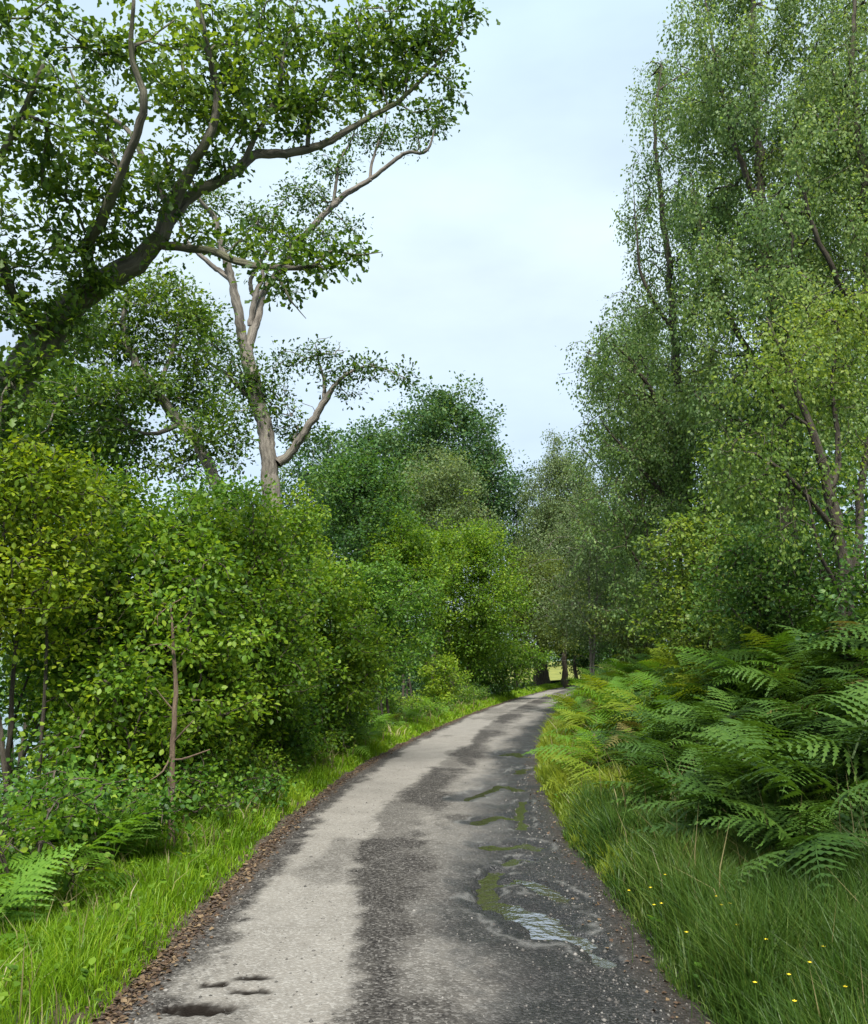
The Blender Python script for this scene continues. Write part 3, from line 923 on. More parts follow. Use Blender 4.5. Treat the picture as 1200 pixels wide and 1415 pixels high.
plant('oak_tree', 'half hidden oak with pale leaning trunk among leaves between the two big oaks', 'tree', P(330, 1000, 17),
      [LB([(330, 1010, 17, .26), (318, 760, 17, .22), (288, 640, 17, .19), (250, 585, 17, .17), (215, 540, 17, .15), (190, 505, 17, .13), (170, 450, 17, .10), (180, 400, 17, .06)], .62),
       LB([(215, 540, 17, .09), (240, 480, 17.2, .07), (250, 430, 17.3, .04)], .6), LB([(250, 585, 17, .1), (200, 600, 16.8, .06), (150, 570, 16.6, .03)], .6)],
      [c(200, 420, 17, 45, .8, tint=.62), c(255, 440, 17.2, 45, .8, tint=.6), c(160, 470, 17, 45, .8, tint=.5), c(275, 500, 17.3, 36, .8, tint=.5), c(130, 540, 16.7, 45, .7, tint=.45),
       c(210, 480, 17.5, 45, .8, tint=.5), c(150, 610, 16.8, 42, .7, tint=.5), c(240, 540, 17.6, 34, .7, tint=.45), c(225, 390, 17.2, 34, .7, tint=.6), c(90, 480, 16.8, 40, .8, tint=.45),
       c(310, 620, 17.3, 36, .8, tint=.5), c(230, 640, 17.2, 40, .6, tint=.5), c(60, 560, 16.8, 45, .8, tint=.45), c(20, 610, 16.8, 50, .8, tint=.4), c(200, 530, 16.4, 40, .6, tint=.5), c(265, 590, 16.4, 34, .6, tint=.5), c(170, 540, 16.4, 40, .7, tint=.5), c(330, 580, 17.5, 34, .8, tint=.45), c(110, 430, 17.2, 45, .8, tint=.5), c(280, 560, 17.8, 40, .8, tint=.4)],
      lf('oak', 0.115, 28, 'oak_leaf', spread=0.17, along=0.4), M['bark_pale'], spacing=0.30, seed=13)

# ------------------------------------------------------------------ shrubs and young trees on the left
HZ = lambda s=0.062, n=24, m='hazel_leaf', **k: lf('oval', s, int(n * 1.35), m, **dict(dict(spread=0.11, along=0.34, flat=0.9), **k))
auto('maple_bush', 'yellow green bushy maple under the leaning oak limb at left edge', 'bush', 45, 8.8, 610, 130, 890, HZ(.06, 26, 'yellow_leaf'), M['bark_dark'], None, 4, 16, .30, 21, .55)
auto('hazel_bush', 'dark green hazel thicket with lake gaps at the left edge', 'bush', 10, 9.6, 830, 110, 1110, HZ(.06, 20, 'bramble_leaf'), M['bark_dark'], None, 4, 4, .40, 22, .55)
auto('hazel_bush', 'large bright green round leaved hazel in front of the half hidden oak', 'bush', 200, 10.4, 700, 155, 1080, HZ(.072, 26), M['bark_mid'], None, 6, 22, .30, 23, .55)
auto('alder_bush', 'dense dark green alder bush below the pale barked oak trunk', 'bush', 300, 14, 660, 120, 960, HZ(.07, 24, 'bramble_leaf'), M['bark_mid'], None, 5, 16, .32, 24, .5)
auto('hazel_bush', 'fresh green hazel at the hedge middle behind the brown sapling', 'bush', 345, 12.8, 690, 105, 1070, HZ(.066, 26), M['bark_mid'], None, 5, 18, .28, 25, .5)
auto('willow_bush', 'light olive willow bush right below the pale oak trunk', 'bush', 400, 18, 680, 85, 980, HZ(.075, 26, 'hazel_leaf', flat=.5), M['bark_mid'], None, 5, 16, .34, 26, .62)
auto('hazel_bush', 'broad bright hazel spreading over the verge where the road starts bending', 'bush', 440, 16.8, 780, 90, 1020, HZ(.075, 26), M['bark_mid'], None, 6, 16, .32, 27, .55)
auto('hawthorn_bush', 'blue green hawthorn with dark hollow beneath by the bending verge', 'bush', 530, 23, 770, 68, 950, HZ(.08, 26, 'bramble_leaf'), M['bark_dark'], None, 4, 14, .36, 28, .6)
auto('hazel_bush', 'small rounded lime green bush at the verge before the bend', 'bush', 608, 31, 905, 32, 975, HZ(.08, 26, 'hazel_leaf'), M['bark_mid'], None, 4, 9, .30, 29, .75)
auto('holly_tree', 'dark rounded evergreen tree above the light hedge mid left', 'tree', 500, 33, 625, 90, 860, HZ(.13, 22, 'holly_leaf', spread=.22), M['bark_dark'], None, 1, 18, .55, 30, .55)
auto('holly_tree', 'dark bluish tree right of the bleached oak branch', 'tree', 440, 40, 585, 70, 830, HZ(.15, 22, 'oak_far', spread=.26), M['bark_dark'], None, 1, 16, .65, 31, .5)
auto('willow_tree', 'pale olive domed willow under the dark far oaks', 'tree', 600, 46, 630, 75, 800, HZ(.13, 24, 'willow_leaf', spread=.26, flat=.4), M['bark_mid'], None, 1, 16, .6, 32, .45)
auto('hazel_tree', 'mid green bushy tree hanging over the bend on the left', 'tree', 642, 40, 720, 80, 930, HZ(.11, 26, 'hazel_leaf', spread=.22), M['bark_dark'], None, 3, 18, .5, 33, .38)
auto('hazel_tree', 'bright topped bushy tree above the hawthorn left of the bend', 'tree', 560, 31, 715, 62, 900, HZ(.11, 26, 'hazel_leaf', spread=.2), M['bark_dark'], None, 3, 14, .46, 34, .48)
auto('alder_tree', 'brownish green tree arching over the road end from the left', 'tree', 733, 58, 770, 75, 915, HZ(.13, 24, 'brown_leaf', spread=.26), M['bark_dark'], None, 2, 16, .6, 35, .4)

auto('hazel_bush', 'pale green hazel filling the gap between the yellow maple and the big hazel', 'bush', 120, 13, 640, 120, 1000, HZ(.075, 26), M['bark_mid'], None, 5, 14, .30, 72, .5)
auto('alder_tree', 'shady alder tree behind the yellow green maple', 'tree', 60, 19, 500, 130, 760, HZ(.10, 26, 'bramble_leaf', spread=.18), M['bark_dark'], None, 2, 16, .42, 73, .45)
auto('hazel_bush', 'low bright hazel shoots left of the brown sapling', 'bush', 150, 9.2, 900, 85, 1120, HZ(.065, 24), M['bark_mid'], None, 5, 9, .24, 74, .58)
auto('hazel_bush', 'low leafy hazel right of the brown sapling', 'bush', 285, 11.2, 900, 72, 1085, HZ(.066, 24), M['bark_mid'], None, 5, 10, .26, 75, .52)
auto('hazel_bush', 'low green hazel beside the verge left of the broad bright hazel', 'bush', 385, 13.8, 880, 62, 1050, HZ(.07, 24, 'bramble_leaf'), M['bark_mid'], None, 4, 10, .28, 76, .6)
auto('hazel_bush', 'low mid green bush at the foot of the blue green hawthorn', 'bush', 480, 19, 890, 52, 1010, HZ(.075, 24), M['bark_mid'], None, 4, 9, .3, 77, .5)
auto('hazel_bush', 'shaded low bush by the left verge just before the road end', 'bush', 690, 44, 880, 60, 965, HZ(.11, 24, 'hazel_leaf', spread=.2), M['bark_mid'], None, 4, 12, .4, 78, .35)

# brown sapling in front of the hedge
sb = P(240, 1160, 8.5)
plant('sapling', 'slim bare brown sapling stem standing in front of the left hedge', 'sapling', sb,
      [LB([(239, 1180, 8.5, .030), (238, 1060, 8.5, .027), (241, 1000, 8.5, .025), (243, 960, 8.5, .022), (240, 900, 8.5, .016), (236, 840, 8.6, .008)]),
       LB([(241, 1050, 8.5, .012), (262, 1046, 8.4, .009), (290, 1036, 8.35, .005)]), LB([(241, 1025, 8.5, .012), (256, 1008, 8.4, .008), (268, 995, 8.4, .004)]),
       LB([(238, 1040, 8.5, .011), (225, 1066, 8.4, .008), (208, 1078, 8.35, .004)]), LB([(243, 985, 8.5, .010), (226, 965, 8.5, .006), (214, 950, 8.5, .003)])],
      [c(240, 880, 8.5, 45, 1, tint=.6), c(230, 835, 8.6, 35, 1, tint=.6)], HZ(.065, 16), M['bark_twig'], spacing=.3, seed=40, sides=8)

# ------------------------------------------------------------------ far trees
auto('oak_tree', 'tallest dark blue green oak in the gap of sky', 'tree', 612, 66, 530, 72, 800, HZ(.24, 24, 'oak_far', spread=.4), M['bark_dark'], 'dark oaks beyond the bend', 1, 20, .9, 50, .5, lean=.4)
auto('oak_tree', 'dark far oak with ragged top just right of the tallest one', 'tree', 668, 62, 566, 34, 790, HZ(.22, 22, 'oak_far', spread=.36), M['bark_dark'], 'dark oaks beyond the bend', 1, 14, .8, 51, .45)
auto('oak_tree', 'lower blue green far oak left of the tallest dark oak', 'tree', 520, 64, 580, 70, 800, HZ(.24, 24, 'oak_far', spread=.4), M['bark_dark'], 'dark oaks beyond the bend', 1, 18, .9, 52, .6)
auto('oak_tree', 'small dark oak behind the pale willow, left of the right hand birches', 'tree', 708, 70, 650, 34, 830, HZ(.22, 22, 'oak_far', spread=.36), M['bark_dark'], 'dark oaks beyond the bend', 1, 14, .9, 53, .42)
bend = 'dark trees closing the road end'
auto('ash_tree', 'shadowy tree with dark stem at the far right end of the road', 'tree', 852, 74, 690, 60, 940, HZ(.2, 26, 'holly_leaf', spread=.4), M['bark_dark'], bend, 1, 20, .8, 54, .3)
auto('ash_tree', 'tree with dark upright trunk left of the road end, crown over the field', 'tree', 790, 80, 700, 60, 900, HZ(.22, 24, 'holly_leaf', spread=.4), M['bark_dark'], bend, 1, 18, .9, 55, .35)
auto('ash_tree', 'pale green tree drooping over the small dark opening at the road end', 'tree', 770, 66, 680, 52, 922, HZ(.16, 24, 'hazel_leaf', spread=.3), M['bark_dark'], bend, 1, 16, .75, 57, .35)
auto('hazel_bush', 'dark bush half closing the small opening at the road end', 'bush', 812, 84, 850, 34, 935, HZ(.16, 24, 'holly_leaf', spread=.3), M['bark_dark'], None, 3, 12, .6, 58, .4)
auto('ash_tree', 'thick brown trunk tree at the left side of the road end', 'tree', 745, 70, 740, 48, 880, HZ(.2, 24, 'brown_leaf', spread=.4, girth=.05), M['bark_mid'], bend, 1, 16, .9, 56, .35)

# ------------------------------------------------------------------ right side: birches, willow, hazel
BL = lambda s=.058, n=34, m='birch_leaf', **k: lf('birch', s, n, m, **dict(dict(spread=.085, along=.3, droop=.60, hang=-.8, flat=.2), **k))
def inside(poly, x, y):
    r = False
    for (ax, ay), (bx, by) in zip(poly, poly[1:] + poly[:1]):
        if (ay > y) != (by > y) and x < (bx - ax) * (y - ay) / (by - ay) + ax:
            r = not r
    return r


def fill(poly, D, dd, rpx, n, seed, tint, sy=.8):
    """foliage masses spread through a crown whose outline is poly"""
    rng = np.random.default_rng(seed)
    xs, ys = [p[0] for p in poly], [p[1] for p in poly]
    out, pts = [], []
    tries = 0
    while len(out) < n and tries < 9000:
        tries += 1
        x, y = rng.uniform(min(xs), max(xs)), rng.uniform(min(ys), max(ys))
        if not inside(poly, x, y):
            continue
        if pts and min(math.hypot(x - a, y - b) for a, b in pts) < rpx * 0.75 * (1 - tries / 12000):
            continue
        pts.append((x, y))
        out.append(C(x, y, D + rng.uniform(-dd, dd), rpx * rng.uniform(.75, 1.2), sy, 1.0, float(np.clip(tint + rng.normal() * .10, .05, .95))))
    return out


plant('birch_tree', 'slimmer birch with open drooping twigs against the sky', 'tree', P(960, 960, 20),
      [LB([(962, 990, 20, .17), (955, 800, 20, .15), (942, 600, 20, .12), (930, 430, 20, .09), (915, 280, 20, .065), (905, 170, 20, .04), (915, 90, 20, .015)]),
       LB([(945, 640, 20, .07), (900, 540, 19.6, .05), (865, 490, 19.3, .03), (838, 470, 19, .01)]), LB([(932, 460, 20, .06), (890, 390, 19.6, .04), (880, 320, 19.4, .02), (876, 260, 19.3, .008)]),
       LB([(940, 580, 20, .06), (990, 470, 20.3, .045), (1010, 350, 20.4, .025), (1000, 240, 20.4, .01)]), LB([(950, 720, 20, .06), (880, 640, 19.6, .04), (845, 600, 19.3, .02), (828, 575, 19, .008)])],
      fill([(930, 70), (900, 100), (886, 160), (876, 220), (868, 290), (880, 360), (845, 440), (815, 490), (812, 540), (840, 620), (900, 680), (1010, 640), (1030, 420), (1020, 200), (960, 60)], 20, 1.3, 34, 70, 601, .52),
      BL(.074, 34), M['bark_dark'], spacing=.38, seed=62, lift=.1)
plant('birch_tree', 'tallest birch at the right, feathery crown running out of the top', 'tree', P(1090, 960, 16.5),
      [LB([(1092, 1000, 16.5, .20), (1090, 800, 16.5, .18), (1082, 560, 16.5, .15), (1062, 390, 16.5, .12), (1050, 240, 16.5, .09), (1040, 60, 16.5, .06), (1045, -120, 16.5, .03)]),
       LB([(1070, 440, 16.5, .08), (1105, 320, 16.7, .06), (1140, 190, 16.9, .035), (1150, 60, 17, .015)]), LB([(1056, 300, 16.5, .07), (1010, 180, 16.2, .05), (985, 60, 16, .03), (970, -40, 16, .012)]),
       LB([(1080, 560, 16.5, .07), (1010, 440, 16.1, .05), (975, 340, 15.9, .03), (955, 240, 15.8, .012)]), LB([(1085, 640, 16.5, .06), (1020, 580, 16, .04), (960, 540, 15.7, .015)])],
      fill([(945, -60), (955, 30), (975, 110), (960, 200), (950, 330), (960, 430), (930, 520), (960, 660), (1100, 680), (1180, 560), (1200, 300), (1190, -60)], 16.5, 1.6, 46, 72, 602, .55),
      BL(.072, 44), M['bark_dark'], spacing=.31, seed=60, lift=.1)
plant('birch_tree', 'dense birch at the right edge, crown filling the top right corner', 'tree', P(1235, 980, 14.5),
      [LB([(1240, 1010, 14.5, .19), (1232, 800, 14.5, .17), (1222, 600, 14.5, .14), (1205, 420, 14.5, .11), (1195, 260, 14.5, .08), (1180, 100, 14.5, .05), (1185, -80, 14.5, .02)]),
       LB([(1212, 480, 14.5, .07), (1150, 370, 14.2, .05), (1110, 270, 14, .03), (1095, 190, 14, .012)]), LB([(1200, 330, 14.5, .06), (1250, 220, 14.8, .04), (1270, 100, 15, .02)])],
      fill([(1090, 120), (1130, 60), (1180, -60), (1300, -60), (1300, 600), (1180, 600), (1080, 520), (1060, 330)], 14.5, 1.4, 50, 46, 603, .68),
      BL(.066, 44), M['bark_dark'], spacing=.30, seed=61, lift=.1)
auto('birch_tree', 'lower birch leaning over the bend, thin twigs at its left side', 'tree', 880, 27, 410, 90, 760, BL(.075, 34), M['bark_dark'], None, 1, 22, .46, 63, .55, egg=.4)
auto('birch_tree', 'hazy olive birch beyond the lower leaning one', 'tree', 775, 62, 610, 60, 860, BL(.14, 34, 'willow_leaf', spread=.24), M['bark_mid'], None, 1, 20, .6, 64, .5)
auto('willow_tree', 'grey green willow with bare pale branches over the road bend', 'tree', 812, 31, 680, 70, 900, BL(.085, 28, 'willow_leaf', spread=.2, droop=.2), M['bark_pale'], None, 3, 16, .5, 65, .42, bare=True)
auto('willow_tree', 'broad mid green willow behind the bracken on the right bank', 'tree', 920, 20, 560, 120, 900, BL(.07, 32, 'birch_leaf', droop=.2), M['bark_mid'], None, 4, 20, .42, 66, .5)
plant('birch_tree', 'rugged many stemmed birch near the right edge with dark bare lower stems', 'tree', P(1172, 900, 10.5),
      [LB([(1175, 930, 10.5, .15), (1168, 830, 10.5, .13), (1160, 740, 10.5, .115), (1140, 660, 10.5, .10), (1120, 590, 10.4, .07), (1095, 520, 10.3, .045), (1060, 440, 10.2, .02)], .66),
       LB([(1172, 880, 10.5, .10), (1185, 760, 10.6, .085), (1192, 660, 10.7, .07), (1215, 560, 10.8, .05), (1230, 450, 10.8, .025)], .66),
       LB([(1160, 740, 10.5, .06), (1120, 690, 10.3, .05), (1085, 655, 10.2, .04), (1045, 628, 10.1, .03), (1005, 625, 10, .014)], .66),
       LB([(1148, 690, 10.5, .07), (1160, 620, 10.6, .055), (1150, 540, 10.7, .04), (1160, 450, 10.8, .02)], .66),
       LB([(1120, 590, 10.4, .04), (1080, 560, 10.2, .03), (1060, 520, 10.1, .015)], .66),
       LB([(1168, 830, 10.5, .05), (1135, 770, 10.3, .035), (1120, 700, 10.2, .02), (1110, 660, 10.2, .01)], .66)],
      [c(1090, 470, 10.3, 75, .6, tint=.75), c(1160, 430, 10.6, 80, .6, tint=.8), c(1040, 520, 10.2, 60, .6, tint=.62), c(1180, 520, 10.7, 70, .6, tint=.6), c(1010, 610, 10, 55, .5, tint=.5),
       c(1080, 600, 10.2, 55, .5, tint=.48), c(1200, 610, 10.8, 60, .6, tint=.5), c(1060, 680, 10.1, 50, .5, tint=.42), c(1010, 680, 10.1, 50, .6, tint=.42), c(1120, 540, 10.9, 60, .6, tint=.5), c(1210, 420, 10.8, 60, .7, tint=.7), c(1130, 640, 10.0, 34, .7, tint=.5), c(1170, 720, 10.1, 30, .7, tint=.45), c(1195, 660, 10.2, 30, .7, tint=.5), c(1090, 740, 10.0, 40, .6, tint=.45)],
      BL(.052, 40, 'birch_hazel_mix', droop=.3, spread=.15), M['bark_dark'], spacing=.27, seed=67,
      bare=[(P(1150, 720, 10.5), (.7, .5, .8), 0), (P(1180, 800, 10.5), (.4, .4, .5), 0)])
auto('hazel_bush', 'lime green young hazel standing beside the right hand bracken', 'bush', 955, 15, 700, 75, 930, HZ(.066, 24, 'birch_hazel_mix'), M['bark_dark'], None, 4, 14, .3, 68, .6)
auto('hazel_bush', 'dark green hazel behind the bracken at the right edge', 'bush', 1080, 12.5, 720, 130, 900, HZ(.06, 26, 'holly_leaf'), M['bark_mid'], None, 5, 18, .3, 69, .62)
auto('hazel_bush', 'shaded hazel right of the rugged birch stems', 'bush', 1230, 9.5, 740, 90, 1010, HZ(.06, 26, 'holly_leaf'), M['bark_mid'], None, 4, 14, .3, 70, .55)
auto('alder_bush', 'dull brown twiggy bush between willow and bracken', 'bush', 880, 26, 800, 60, 930, HZ(.08, 18, 'brown_leaf'), M['bark_mid'], None, 4, 12, .4, 71, .45, bare=True)

# woods that close the view behind, read as one mass
def wood(name, xs, ys, htop, seed, mat, size, n):
    rng = np.random.default_rng(seed)
    i = rng.integers(0, len(xs), n)
    x = xs[i] + rng.normal(size=n) * 2.2
    y = ys[i] + rng.normal(size=n) * 2.2
    h = htop[i] * (0.75 + 0.5 * fbm(x * 0.22, y * 0.22, 3, seed))
    z = H(x, y) + h * rng.random(n) ** 0.75
    pos = np.stack([x, y, z], -1)
    v, f, ti = leaves(pos, rng.normal(size=(n, 3)), rng.normal(size=(n, 3)) * .6 + np.array([0, 0, 1.0]), size * rng.uniform(.6, 1.3, n), 'oval',
                      np.clip(.45 + .22 * rng.normal(size=n) + (fbm(x * .5, z * .5, 2, 3) - .5) * .8, 0, 1))
    o = link(name, mesh_np(name, v, f, {'tint': ti}), M[mat])
    o['kind'] = 'stuff'
    return o


tt = np.linspace(0, 1, 60)
wood('woods', -16 + 22 * tt, 34 + 60 * tt, 5.5 + 3 * tt, 80, 'oak_far', .30, 26000)['label'] = 'far wood behind the left hedge'
wood('woods', 14 + 16 * tt, 30 + 60 * tt, np.full(60, 10.0), 81, 'holly_leaf', .30, 30000)['label'] = 'wood behind the birches on the right bank'
wood('woods', -8 + 75 * tt, 150 + 10 * tt, np.full(60, 14.0), 82, 'oak_far', .6, 14000)['label'] = 'far wood beyond the field'

# ------------------------------------------------------------------ bracken
def frond_mesh(seed, mat):
    rng = np.random.default_rng(seed)
    V, F, n = [], [], 0
    npair = 13
    ys = np.linspace(0.22, 1.0, npair)
    arch = lambda y: 0.62 * y - 0.50 * y ** 2.2       # rise then droop
    # rachis
    yy = np.linspace(0, 1.0, 7)
    for a, b in zip(yy[:-1], yy[1:]):
        w0, w1 = .005 * (1 - a) + .002, .005 * (1 - b) + .002
        V += [(-w0, a, arch(a)), (w0, a, arch(a)), (w1, b, arch(b)), (-w1, b, arch(b))]
        F += [(n, n + 1, n + 2), (n, n + 2, n + 3)]
        n += 4
    for i, y in enumerate(ys):
        L = 0.40 * (1 - ((y - .22) / .78) ** 1.15) + 0.02
        for sx in (-1, 1):
            ang = math.radians(rng.uniform(18, 34))
            droop = rng.uniform(.12, .3)
            m = max(3, int(L / 0.045))
            w = 0.030 * (0.6 + L * 1.5)
            def pt(f, off):
                r = L * f
                return (sx * r * math.cos(ang), y + r * math.sin(ang) + off, arch(min(y, 1)) - droop * L * f * f - abs(off) * .25)
            rows = []
            for k in range(m):
                f0, f1 = k / m, (k + .55) / m
                wk = w * (1 - f0 ** 1.5) + .003
                rows += [(f0, wk * .35), (f1, wk * rng.uniform(.85, 1.1))]
            rows.append((1.0, .001))
            for f0, wk in rows:
                V += [pt(f0 - .03, wk), pt(f0 - .03, -wk)] if wk > .0011 else [pt(1, .001), pt(1, -.001)]
            for k in range(len(rows) - 1):
                a = n + 2 * k
                F += [(a, a + 1, a + 3), (a, a + 3, a + 2)]
            n += 2 * len(rows)
    V = np.array(V)
    tint = np.clip(.5 + rng.normal() * .12 + rng.normal(size=len(V)) * .10, 0, 1)
    me = mesh_np('frond', V, np.array(F), {'tint': tint})
    me.materials.append(mat)
    return me


def ferns(label, group, mats, spots, size, seed, n_fr=(5, 8)):
    rng = np.random.default_rng(seed)
    meshes = [frond_mesh(seed * 10 + k, mats[k % len(mats)]) for k in range(5)]
    dead = frond_mesh(seed * 10 + 7, M['fern_brown'])
    for x, y in spots:
        lab = label(float(x - xc(y)), float(y)) if callable(label) else label
        root = empty('bracken_fern', (x, y, float(H(x, y)) - .02))
        tag(root, lab, 'fern', group)
        sc = size * rng.uniform(.75, 1.25)
        a0 = rng.random() * 6.28
        stem_h = sc * rng.uniform(.25, .75)
        nf = rng.integers(*n_fr)
        for k in range(nf):
            brown = rng.random() < .022
            o = bpy.data.objects.new('frond', dead if brown else meshes[rng.integers(0, 5)])
            if brown:
                o['label'] = 'browned dead frond'
            COL.objects.link(o)
            o.parent = root
            zz = stem_h * (0.25 + 0.75 * (k + .5) / nf)
            o.location = (0, 0, zz * 0.9)
            o.rotation_euler = (math.radians(rng.uniform(-26, 34)), math.radians(rng.uniform(-24, 24)), a0 + k * 2.4 + rng.normal() * .3)
            s = sc * rng.uniform(.8, 1.15)
            o.scale = (s, s, s)


def scatter(n, y0, y1, dlo, dhi, seed, power=1.0):
    rng = np.random.default_rng(seed)
    y = y0 * (y1 / y0) ** (rng.random(n) ** power)
    d = np.array([rng.uniform(dlo(a), dhi(a)) for a in y])
    return np.stack([xc(y) + d, y], -1)


def right_fern(d, y):
    if y < 7.4:
        return 'dark green bracken fern nearest the camera on the shady right bank'
    if d < 3.1:
        return 'dark green bracken fern overhanging the tall grass right of the road'
    if d > 4.7:
        return 'dark green bracken fern high on the right bank under the hazels'
    return 'dark green bracken fern amid the shady mass halfway up the right bank'


def bend_fern(d, y):
    if y > 28:
        return 'far green bracken fern with yellow reflection tint where the road vanishes round the bend'
    if d < 2.8:
        return 'green bracken fern with yellow reflection tint at the grass edge inside the road bend'
    return 'green bracken fern with yellow reflection tint on the bank top inside the road bend'


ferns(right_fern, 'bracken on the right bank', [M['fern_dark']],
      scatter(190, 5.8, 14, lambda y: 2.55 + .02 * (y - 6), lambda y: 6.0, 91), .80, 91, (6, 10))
ferns(bend_fern, 'bracken inside the bend', [M['fern_bright'], M['fern_reflect_yellow'], M['fern_bright']],  # the yellow fronds carry the glass reflection as colour, the bright ones are plain green
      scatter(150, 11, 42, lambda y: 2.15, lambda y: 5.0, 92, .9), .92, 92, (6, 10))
ferns(lambda d, y: 'bright green bracken fern at the bottom left below the hazel thicket' if y < 9 else 'bright green bracken fern along the foot of the left hedge further up the road', 'bracken along the left hedge', [M['fern_bright']],
      np.vstack([scatter(16, 5.6, 8.2, lambda y: -3.15, lambda y: -2.45, 93), scatter(36, 13, 32, lambda y: -2.9, lambda y: -2.1, 94)]), .62, 93)

# brambles at the foot of the left hedge
rng = np.random.default_rng(5)
for k in range(60):
    y = 6.6 * (40 / 6.6) ** rng.random()
    x = float(xc(y)) - rng.uniform(2.6 if y < 9 else 2.35, 3.6 if y < 12 else 3.0)
    z = float(H(x, y))
    b = np.array([x, y, z])
    h = rng.uniform(.35, .75)
    limbs, cl = [], []
    for j in range(5):
        a = rng.random() * 6.28
        r = rng.uniform(.25, .6)
        tip = b + np.array([math.cos(a) * r, math.sin(a) * r, h * rng.uniform(.6, 1.2)])
        limbs.append(([b - np.array([0, 0, .05]), (b + tip) / 2 + np.array([0, 0, h * .4]), tip], [.008, .006, .003]))
        cl.append((tip - np.array([0, 0, .12]), (.30, .30, .22), float(rng.uniform(.35, .7))))
    plant('bramble_bush', ('low leafy bramble nearest the camera below the yellow maple' if y < 8 else 'low leafy bramble at the foot of the large bright hazel' if y < 13 else 'low leafy bramble lining the verge toward the road bend'), 'bush', b, limbs, cl,
          lf('oval', .055, 15, 'bramble_leaf' if k % 2 else 'hazel_leaf', spread=.09, along=.2, flat=1.1), M['bark_mid'], 'brambles along the left verge', .22, 200 + k, 'stem', sides=5)

# ------------------------------------------------------------------ grass, litter, pebbles, flowers
def grass(name, label, n, y0, y1, dlo, dhi, hgt, mat, seed, lean=(0, 0)):
    rng = np.random.default_rng(seed)
    y = y0 * (y1 / y0) ** rng.random(n)
    d = dlo(y) + (dhi(y) - dlo(y)) * rng.random(n)
    x = xc(y) + d
    keep = fbm(x * 2.5, y * 2.5, 3, seed) + rng.normal(size=n) * .12 > 0.36
    x, y, d = x[keep], y[keep], d[keep]
    n = len(x)
    z = H(x, y) - .01
    edge = np.clip(np.minimum(d - dlo(y), dhi(y) - d) / .25, .25, 1)
    h = hgt * rng.uniform(.45, 1.25, n) * (0.55 + 0.9 * fbm(x * 1.8, y * 1.8, 2, seed + 1)) * edge
    w = np.maximum(.0032, .0006 * y) * rng.uniform(.7, 1.4, n)
    a = rng.random(n) * 6.283
    bend = rng.uniform(.1, .75, n) * h
    bx, by = np.cos(a) * bend + lean[0] * h, np.sin(a) * bend + lean[1] * h
    fa = rng.random(n) * 6.283
    wx, wy = np.cos(fa) * w, np.sin(fa) * w
    p0 = np.stack([x, y, z], -1)
    wv = np.stack([wx, wy, np.zeros(n)], -1)
    m = p0 + np.stack([bx * .3, by * .3, h * .58], -1)
    tp = p0 + np.stack([bx, by, h * np.sqrt(np.maximum(.2, 1 - (bend / np.maximum(h, .01)) ** 2 * .7))], -1)
    v = np.stack([p0 - wv, p0 + wv, m - wv * .8, m + wv * .8, tp], 1).reshape(-1, 3)
    F = np.array([(0, 1, 3), (0, 3, 2), (2, 3, 4)])
    f = (F[None] + (np.arange(n) * 5)[:, None, None]).reshape(-1, 3)
    tint = np.clip(.5 + .2 * rng.normal(size=n) + (fbm(x * .9, y * .9, 2, seed + 3) - .5) * .7, 0, 1)
    o = link(name, mesh_np(name, v, f, {'tint': np.repeat(tint, 5)}), mat)
    o['kind'] = 'stuff'
    o['label'] = label
    plant.count += len(f)
    return o


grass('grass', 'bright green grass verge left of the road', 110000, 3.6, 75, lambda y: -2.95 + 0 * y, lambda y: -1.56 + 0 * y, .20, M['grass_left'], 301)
grass('grass', 'tall darker grass on the bank right of the road', 90000, 3.6, 10, lambda y: 1.50 + 0 * y, lambda y: 3.6 + 0 * y, .40, M['grass_right_shade'], 302)  # blades darkened in colour for the bank's shade
grass('grass', 'green grass with yellow reflection tint along the inside of the bend', 60000, 7.5, 75, lambda y: 1.48 + 0 * y, lambda y: 2.7 + 0 * y, .36, M['fern_reflect_yellow'], 303)  # blade colour painted with the yellow reflection too

M['straw'] = leaf_mat('straw', (0.10, 0.085, 0.035), (0.20, 0.17, 0.075), (0.30, 0.27, 0.13), 0.3)
grass('grass', 'pale dry grass stalks among the left verge', 2600, 3.6, 40, lambda y: -2.9 + 0 * y, lambda y: -1.6 + 0 * y, .33, M['straw'], 311)
grass('grass', 'pale dry grass stalks among the right verge', 1600, 3.6, 30, lambda y: 1.6 + 0 * y, lambda y: 3.4 + 0 * y, .58, M['straw'], 312)
for side, mt, sd in ((-1, 'hazel_leaf', 321), (1, 'bramble_leaf', 322)):
    rw = np.random.default_rng(sd)
    npl = 260
    yy = 3.8 * (30 / 3.8) ** rw.random(npl)
    dd = rw.uniform(1.6, 3.2, npl) * side
    xx = xc(yy) + dd
    m = 9
    aa = rw.random((npl, m)) * 6.283
    hh_ = rw.uniform(.03, .22, (npl, m))
    pos = np.stack([xx[:, None] + np.cos(aa) * .03, yy[:, None] + np.sin(aa) * .03, H(xx, yy)[:, None] + hh_], -1).reshape(-1, 3)
    dr = np.stack([np.cos(aa), np.sin(aa), rw.uniform(-.2, .7, (npl, m))], -1).reshape(-1, 3)
    v, f, ti = leaves(pos, dr, np.array([0, 0, 1.0]) + rw.normal(size=pos.shape) * .25, rw.uniform(.025, .07, npl * m), 'oval', np.clip(.5 + .2 * rw.normal(size=npl * m), 0, 1))
    o = link('weeds', mesh_np('weeds', v, f, {'tint': ti}), M[mt])
    o['kind'] = 'stuff'
    o['label'] = 'broad leaved weeds among the %s verge grass' % ('left' if side < 0 else 'right')

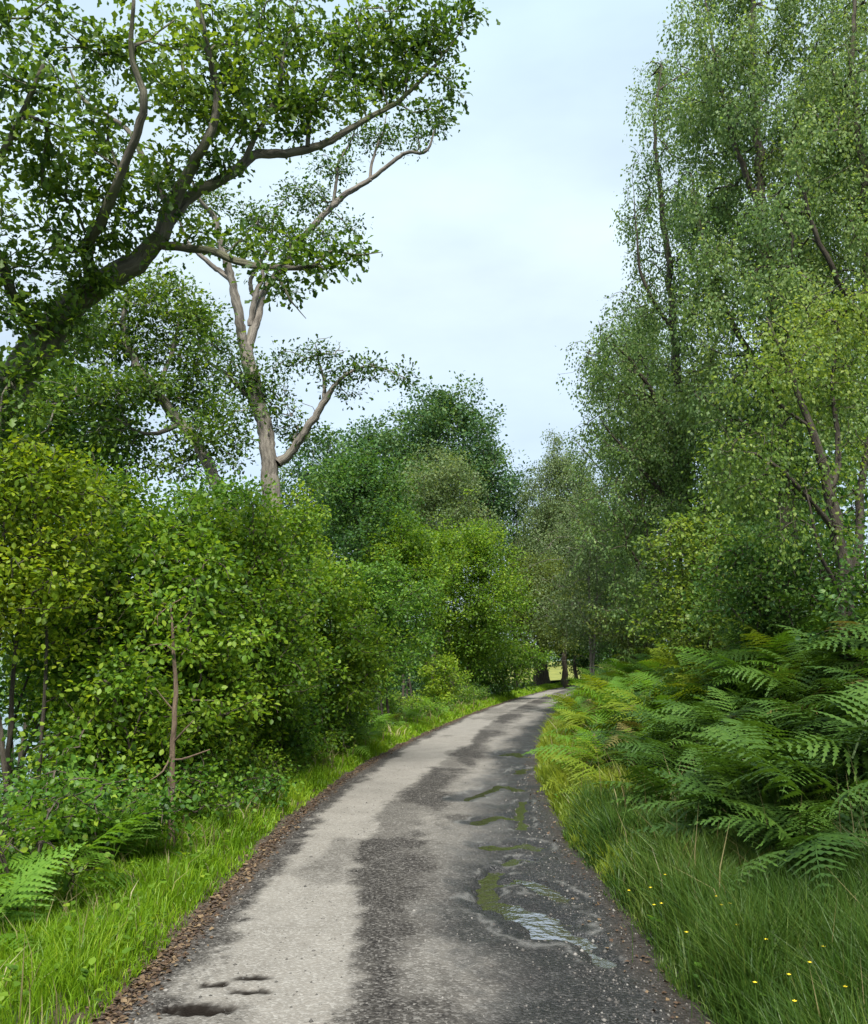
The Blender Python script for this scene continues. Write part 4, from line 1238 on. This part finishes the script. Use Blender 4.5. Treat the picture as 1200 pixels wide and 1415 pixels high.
rng = np.random.default_rng(404)
n = 6500
y = 3.6 * (40 / 3.6) ** rng.random(n)
d = np.where(rng.random(n) < .90, -1.50 + rng.normal(size=n) * .058, 1.47 + rng.normal(size=n) * .12)
x = xc(y) + d
z = np.maximum(H(x, y), road_z(x, y)) + .008
v, f, ti = leaves(np.stack([x, y, z], -1), np.stack([rng.normal(size=n), rng.normal(size=n), rng.normal(size=n) * .2], -1),
                  np.array([0, 0, 1.0]) + rng.normal(size=(n, 3)) * .35, rng.uniform(.015, .045, n), 'birch', rng.random(n))
o = link('leaf_litter', mesh_np('leaf_litter', v, f, {'tint': ti}), M['litter'])
o['kind'] = 'stuff'
o['label'] = 'brown dead leaves and bits along the road edges'

n = 5000
y = 3.5 * (16 / 3.5) ** rng.random(n)
d = np.where(rng.random(n) < .55, 1.30 + rng.normal(size=n) * .22, rng.uniform(-1.4, 1.4, n))
d = np.where(rng.random(n) < .15, -1.4 + rng.normal(size=n) * .1, d)
x = xc(y) + d
z = np.maximum(road_z(x, y), H(x, y))
r = rng.uniform(.003, .011, n) * np.where(rng.random(n) < .06, 2.0, 1.0)
oct_ = np.array([(1, 0, 0), (0, 1, 0), (-1, 0, 0), (0, -1, 0), (0, 0, .7), (0, 0, -.7)], float)
of = np.array([(0, 1, 4), (1, 2, 4), (2, 3, 4), (3, 0, 4), (1, 0, 5), (2, 1, 5), (3, 2, 5), (0, 3, 5)])
v = np.stack([x, y, z], -1)[:, None] + oct_[None] * r[:, None, None] * rng.uniform(.6, 1.3, (n, 6, 1))
f = (of[None] + (np.arange(n) * 6)[:, None, None]).reshape(-1, 3)
t = NT('pebble_stone')
p = t.principled(t.ramp(t.attr('tint'), [(0, (.045, .042, .038)), (.6, (.075, .068, .060)), (1, (.19, .178, .16))]), .8, spec=.3)
t.ln(p.outputs[0], t.out.inputs[0])
o = link('gravel', mesh_np('gravel', v.reshape(-1, 3), f, {'tint': np.repeat(rng.random(n), 6)}, True), t.m)
o['kind'] = 'stuff'
o['label'] = 'loose gravel on the road edges'

# buttercups in the right hand grass
t = NT('buttercup_petal')
p = t.principled((.75, .55, .02), .4)
t.ln(p.outputs[0], t.out.inputs[0])
petal_m = t.m
pv, pf = [(0, 0, 0)], []
for k in range(5):
    a = k * 1.2566
    for da, r, zz in ((-.5, .62, .3), (0, .8, .45), (.5, .62, .3)):
        pv.append((math.cos(a + da) * r * .013, math.sin(a + da) * r * .013, zz * .013))
    pf += [(0, 3 * k + 1, 3 * k + 2), (0, 3 * k + 2, 3 * k + 3)]
pet = mesh_np('flower', np.array(pv), np.array(pf))
pet.materials.append(petal_m)
stv, stf, stc, stu = tube(np.array([(0, 0, 0), (.01, 0, .15), (.0, .01, .3)]), np.array([.002, .0018, .0014]), 4, rng)
stm = mesh_np('stem', stv, [stf, stc], {'tint': np.full(len(stv), .6)})
stm.materials.append(M['grass_right_shade'])
for px, py in [(991, 1240), (998, 1252), (1010, 1250), (1030, 1228), (905, 1252), (915, 1250), (1092, 1349), (1121, 1332), (1100, 1386), (1170, 1366), (1060, 1300), (950, 1290),
               (1140, 1310), (1020, 1280), (920, 1210), (900, 1228), (870, 1232), (1045, 1360)]:
    q = G(px, py, .42)
    root = empty('buttercup', (q[0], q[1], float(H(q[0], q[1]))))
    tag(root, 'small yellow buttercup in the grass right of the road', 'flower', 'buttercups in the right verge')
    hgt_ = max(.18, .42 - float(H(q[0], q[1])))
    s = link('stem', stm, None, root)
    s.scale = (1, 1, hgt_ / .3)
    fl = link('flower', pet, None, root)
    fl.location = (0, .01, hgt_)
print('foliage triangles', plant.count)
